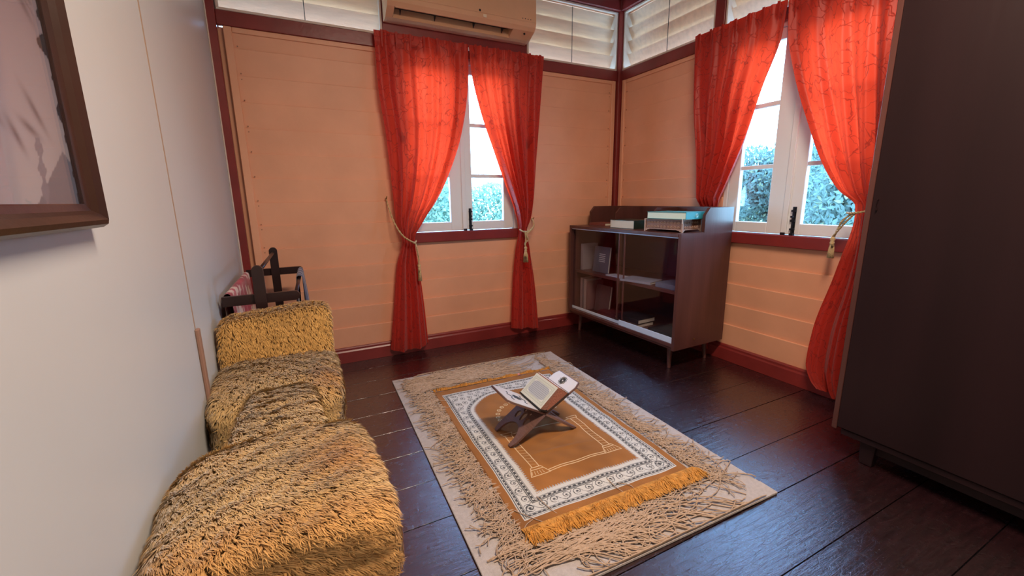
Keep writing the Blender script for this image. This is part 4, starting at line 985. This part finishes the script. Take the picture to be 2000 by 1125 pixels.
# ---------------------------------------------------------------- folding book stand and open book
def curve_mesh(name, outers, holes, thick, m, parent):
    """flat board from 2-D outlines with pierced holes"""
    cu = bpy.data.curves.new(name, 'CURVE'); cu.dimensions = '2D'; cu.fill_mode = 'BOTH'; cu.extrude = thick/2
    for pts in outers+holes:
        sp = cu.splines.new('POLY'); sp.points.add(len(pts)-1); sp.use_cyclic_u = True
        for i, p in enumerate(pts): sp.points[i].co = (p[0], p[1], 0, 1)
    tmp = bpy.data.objects.new(name, cu); COL.objects.link(tmp); bpy.context.view_layer.update()
    me = bpy.data.meshes.new_from_object(tmp.evaluated_get(bpy.context.evaluated_depsgraph_get())); bpy.data.objects.remove(tmp)
    me.materials.clear(); return link(name, me, m, parent)
def stand():
    SO = (-1.881, -1.572, .0195); root = empty('book_stand', SO, math.radians(-.6)); tag(root, 'folding carved wooden book stand standing on the prayer mat', 'book stand')
    wood = mat('purplish brown carved wood', (.16, .085, .07), .5, bump=.15, bscale=60, var=.2, vscale=20, stretch=(1, 8, 1))
    face = mat('pale inlaid stand face', (.60, .58, .56), .4, var=.04)
    Wd = .20; piv = Vector((.175, 0, .129)); up = .228; dn = .222
    for sg in (1, -1):
        # local board frame: a along width (y), b up the board; board direction in xz
        dirv = Vector((sg*.87, 0, .49)).normalized(); nrm = dirv.cross(Vector((0, 1, 0))); dl = Vector((sg*.82, 0, .57)).normalized(); nl = dl.cross(Vector((0, 1, 0)))
        ML_ = Matrix.Translation(piv) @ Matrix(((0, dl.x, nl.x, 0), (1, 0, 0, 0), (0, dl.z, nl.z, 0), (0, 0, 0, 1)))
        Mx = Matrix.Translation(piv) @ Matrix(((0, dirv.x, nrm.x, 0), (1, 0, 0, 0), (0, dirv.z, nrm.z, 0), (0, 0, 0, 1)))
        outer_top = [(0, .0), (Wd, .0), (Wd, up*.86), (Wd*.93, up), (Wd*.07, up), (0, up*.86)]
        tp = curve_mesh('upper_wing', [outer_top], [], .008, wood, root); tp.matrix_local = Mx
        # pale face sheet on the upper side
        zoff = .0052 if nrm.z > 0 else -.0052
        fc = curve_mesh('wing_face', [[(.004, .03), (Wd-.004, .03), (Wd-.004, up*.85), (Wd*.92, up-.005), (Wd*.08, up-.005), (.004, up*.85)]], [], .0015, face, tp); fc.location = (0, 0, zoff)
        # printed medallion
        bm = bmesh.new(); zz = zoff+(.001 if zoff > 0 else -.001)
        cy = .188 if sg > 0 else .12
        for k in range(9):
            a0 = k*2*PI/9; 
            pts = [(Wd*.52+(.006+.021*t)*math.cos(a0+1.7*t), cy+(.006+.021*t)*math.sin(a0+1.7*t), zz) for t in np.linspace(0, 1, 6)]
            tube(bm, pts, [.003, .0034, .003, .0026, .002, .001], 4)
        if sg < 0:
            for yy in (.085, .165): tube(bm, [(.05+.1*t, yy+.008*math.sin(t*12), zz) for t in np.linspace(0, 1, 12)], .0022, 4)
        fin('wing_motif', bm, mat('dark printed motif', (.03, .035, .04), .5), tp)
        # lower leg board: ogee between two feet, pierced openings
        arch = [(Wd*.5+Wd*.33*math.cos(a), -dn+.012+.085*math.sin(a)**.8 if math.sin(a) > 0 else -dn+.012) for a in np.linspace(0, PI, 15)]
        lo = [(0, 0), (0, -dn+.03), (.010, -dn), (.034, -dn)]+[(p[0], p[1]) for p in arch[::-1]]+[(Wd-.034, -dn), (Wd-.010, -dn), (Wd, -dn+.03), (Wd, 0)]
        holes = []
        for cx, cy_, rx, ry in ((Wd*.5, -.080, .016, .026), (Wd*.28, -.088, .016, .022), (Wd*.72, -.088, .016, .022), (Wd*.38, -.050, .010, .010), (Wd*.62, -.050, .010, .010)):
            holes.append([(cx+rx*math.cos(a)*(1+.15*math.sin(3*a)), cy_+ry*math.sin(a)) for a in np.linspace(0, 2*PI, 15)[:-1]])
        lg = curve_mesh('leg_board', [lo], holes, .010, wood, root); lg.matrix_local = ML_
    for k in range(5):
        bm = bmesh.new(); tube(bm, [(piv.x, Wd*k/5+.004, piv.z), (piv.x, Wd*(k+1)/5-.004, piv.z)], .0085, 8); fin('hinge_knuckle', bm, wood, root)
    return root, piv
stand_root, PIV = stand()
def open_book():
    root = empty('open_book', (-1.881, -1.572, .0195), math.radians(-.6)); tag(root, 'thick open book resting on the carved stand, printed page facing out', 'book')
    W = .21; y0 = -.006; px, pz = PIV.x, PIV.z
    d1 = Vector((.871, 0, .491)); n1 = Vector((-.491, 0, .871))            # right wing direction, upward normal
    def P(a, b): q = Vector((px, 0, pz))+d1*a+n1*b; return (q.x, q.z)
    bm = bmesh.new(); prism(bm, [P(.012, .0080), P(.152, .0080), P(.152, .0110), P(.012, .0110)], 'y', y0, y0+W); fin('back_cover', bm, mat('dark book cover', (.03, .025, .022), .5), root)
    page_side = mat('reddish page edges', (.36, .14, .09), .8, bump=.5, bscale=160)
    pblk = [P(.014, .0112), P(.146, .0112), P(.142, .034), P(.124, .066), P(.060, .050), P(.020, .030)]
    bm = bmesh.new(); prism(bm, pblk[:5]+pblk[5:], 'y', y0+.004, y0+W-.004); fin('page_block', bm, page_side, root)
    # open page: cream leaf facing up-left
    q0 = Vector((px-.030, 0, pz+.036)); q1 = Vector((px+.066, 0, pz+.121)); dr = (q1-q0); L = dr.length; dr.normalize(); nn = Vector((-dr.z, 0, dr.x))
    bm = bmesh.new()
    A = q0; B_ = q1
    prism(bm, [(A.x, A.z), (B_.x, B_.z), (B_.x+.008, B_.z-.010), P(.060, .050), P(.018, .020), (A.x+.012, A.z-.016)], 'y', y0+.003, y0+W-.003)
    fin('leaf_block', bm, mat('brown grey page edges', (.30, .14, .10), .8, bump=.4, bscale=160), root)
    nu, nv = 150, 110; uu_ = np.linspace(0, 1, nu)[None, :]+np.zeros((nv, 1)); vv_ = np.linspace(0, 1, nv)[:, None]+np.zeros((1, nu))
    c = np.zeros((nv, nu, 3)); c[:] = (.60, .62, .54)
    a_ = uu_*.204; b_ = vv_*L; m = np.minimum.reduce([a_, .204-a_, b_, L-b_])
    c[(m > .012) & (m < .013)] = (.28, .30, .26); c[(m > .024) & (m < .0252)] = (.30, .32, .28)
    t = (m > .013) & (m < .024); f = np.sin(a_*620)*np.sin(b_*620) > .35; c[t & f] = (.42, .50, .40)
    cut = (m > .0275); ov = ((np.abs(a_-.102)/.078)**3.2+(np.abs(b_-L/2)/(L/2-.026))**3.2) < 1
    c[cut] = (.66, .66, .60); c[cut & ov] = (.44, .47, .50)
    txt = (np.sin(b_*2*PI/.0085) > .25) & (np.sin(a_*900+8*np.sin(b_*300))+np.sin(a_*1700) > -.2); c[cut & ov & txt] = (.22, .24, .27)
    X = q0.x+dr.x*b_+nn.x*.0012; Z = q0.z+dr.z*b_+nn.z*.0012; Yc = y0+.003+a_
    link('printed_page', np_mesh('printed_page', np.stack([X, Yc, Z], -1).reshape(-1, 3), gridf(nu, nv), c.reshape(-1, 3)), vcol_mat('printed page', .7), root)
    # left cover, edge-on, resting on the left wing
    d2 = Vector((-.62, 0, .78)); o2 = Vector((px-.018, 0, pz+.016))
    bm = bmesh.new(); n2 = Vector((.78, 0, .62)); c0 = o2; e = q0+(q1-q0)*.02
    prism(bm, [(px+.004, pz+.012), (q0.x-.006, q0.z-.004), (q0.x-.003, q0.z+.001), (px+.010, pz+.018)], 'y', y0, y0+W); fin('front_cover', bm, mat('black book cover', (.01, .01, .01), .4), root)
    # pale flyleaf between block and wing
    bm = bmesh.new(); prism(bm, [P(.1245, .0672), P(.1265, .0672), P(.149, .0125), P(.1465, .0125)], 'y', y0+.002, y0+W-.002); fin('flyleaf', bm, mat('pale flyleaf', (.70, .74, .76), .6), root)
open_book()

# ---------------------------------------------------------------- outdoors: ground and trees
M_ground = mat('pale bounce ground', (.62, .53, .42), .9, bump=.5, bscale=3, var=.3, vscale=.8)  # unseen ground, kept pale to bounce warm light up onto the louvres
st(boxo('ground', M_ground, None, -60, 60, -60, 60, -3.3, -3.2))
M_leaf = vcol_mat('soft pale leaves', .7)
_n = M_leaf.node_tree.nodes; _l = M_leaf.node_tree.links; _t = _n.new('ShaderNodeBsdfTranslucent'); _m = _n.new('ShaderNodeMixShader'); _m.inputs[0].default_value = .5
_a = [q for q in _n if q.type == 'ATTRIBUTE'][0]; _l.new(_a.outputs['Color'], _t.inputs[0]); _l.new(_n['Principled BSDF'].outputs[0], _m.inputs[1]); _l.new(_t.outputs[0], _m.inputs[2]); _l.new(_m.outputs[0], _n['Material Output'].inputs[0])
def hedge():
    r = np.random.default_rng(77); n = 120000; Q = np.stack([r.uniform(-14, 26, n), 15.3+r.normal(0, .45, n), r.uniform(-3.2, 1, n)], 1)
    Q[:, 2] = -3.2+(Q[:, 2]+3.2)/4.2*(5.1+.35*smoothnoise(Q[:, 0]*1.1, Q[:, 0]*.4, 5)+.2*smoothnoise(Q[:, 0]*3, Q[:, 1], 6)); Q[:, 2] = np.maximum(Q[:, 2], -3.19)
    t = r.normal(0, 1, (n, 3)); t /= np.linalg.norm(t, axis=1, keepdims=True); s_ = np.cross(t, r.normal(0, 1, (n, 3))); s_ /= np.linalg.norm(s_, axis=1, keepdims=True); L = .10*r.uniform(.6, 1.3, (n, 1))
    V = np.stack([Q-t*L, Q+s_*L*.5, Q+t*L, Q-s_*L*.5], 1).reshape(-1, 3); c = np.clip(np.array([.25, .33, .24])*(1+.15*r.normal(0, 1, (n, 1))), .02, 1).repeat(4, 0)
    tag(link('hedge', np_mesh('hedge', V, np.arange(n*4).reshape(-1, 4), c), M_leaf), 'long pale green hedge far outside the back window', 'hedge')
hedge()
M_bark = mat('bark', (.16, .12, .09), .9, bump=.5, bscale=12)
def crown_mesh(seed, n, leaf, base=(.17, .225, .18)):
    r = np.random.default_rng(seed); cen = r.normal(0, 1, (26, 3)); cen /= np.linalg.norm(cen, axis=1, keepdims=True); cen *= r.uniform(.35, .8, (26, 1)); rad = r.uniform(.28, .46, 26)
    k = r.integers(0, 26, n); d = r.normal(0, 1, (n, 3)); d /= np.linalg.norm(d, axis=1, keepdims=True)
    Q = cen[k]+d*rad[k][:, None]*r.uniform(.75, 1.03, (n, 1)); Q[:, 2] *= .85
    t = r.normal(0, 1, (n, 3)); t[:, 2] -= .6; t /= np.linalg.norm(t, axis=1, keepdims=True); s = np.cross(t, d); s /= np.linalg.norm(s, axis=1, keepdims=True)+1e-9
    L = leaf*r.uniform(.6, 1.3, (n, 1))
    V = np.stack([Q-t*L, Q+s*L*.38, Q+t*L, Q-s*L*.38], 1).reshape(-1, 3); F = np.arange(n*4).reshape(-1, 4)
    c = np.array(base)*(1+.22*r.normal(0, 1, (n, 1))); c[r.random(n) < .08] = (.26, .25, .14); c = np.clip(c, .02, 1).repeat(4, 0)
    return np_mesh('crown', V, F, c)
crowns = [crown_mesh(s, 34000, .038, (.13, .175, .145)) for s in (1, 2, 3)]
far_crowns = [crown_mesh(s, 22000, .035, (.24, .31, .24)) for s in (4, 5, 6)]  # distance haze put into a paler leaf colour
def tree(x, y, top, rad, k, label, grp='trees outside the right-hand window'):
    root = empty('tree', (x, y, -3.2)); tag(root, label, 'tree', grp)
    zc = top-rad*.9+3.2
    c = link('crown', (far_crowns if 'distant' in label else crowns)[k], M_leaf, root); c.location = (0, 0, zc); c.scale = (rad, rad, rad); c.rotation_euler = (0, 0, k*2.1+x)
    bm = bmesh.new(); tube(bm, [(0, 0, 0), (.05, .03, zc*.5), (0, .05, zc)], [.22, .16, .08], 8)
    for a in range(4): tube(bm, [(0, .02, zc*.7), (math.cos(a*1.6)*rad*.4, math.sin(a*1.6)*rad*.4, zc+rad*.2)], [.07, .03], 6)
    fin('trunk', bm, M_bark, root)
near = [(6.0, 4.7, 2.05, 1.85, 0, 'bushy green tree outside the right-hand window, seen through its left casement'), (7.3, 1.1, 2.35, 1.85, 1, 'bushy green tree outside the right-hand window, seen through its right casement'),
        (9.9, 4.6, 3.0, 1.9, 2, 'taller tree standing behind the bushy tree outside the right-hand window'), (6.4, -2.7, 2.2, 1.85, 0, 'leafy tree outside, hidden behind the wardrobe wall'),
        (11.3, .9, 3.1, 1.9, 1, 'tall leafy tree farthest out beyond the right-hand window'), (9.4, 9.9, 2.9, 1.9, 0, 'leafy tree farther back outside, left of the right-hand window view')]
for x, y, top, rad, k, lab in near: tree(x, y, top, rad, k, lab)
for x, y, top, rad, k in ((-1.5, 22, 2.6, 3.2, 0), (5.2, 23, 2.9, 3.2, 1), (12, 22, 2.7, 3.2, 2), (-8.2, 22, 2.7, 3.2, 1), (18.7, 21, 2.8, 3.2, 0)): tree(x, y, top, rad, k, 'distant haze-paled green tree in the row outside the back window', 'row of distant trees behind the back window')
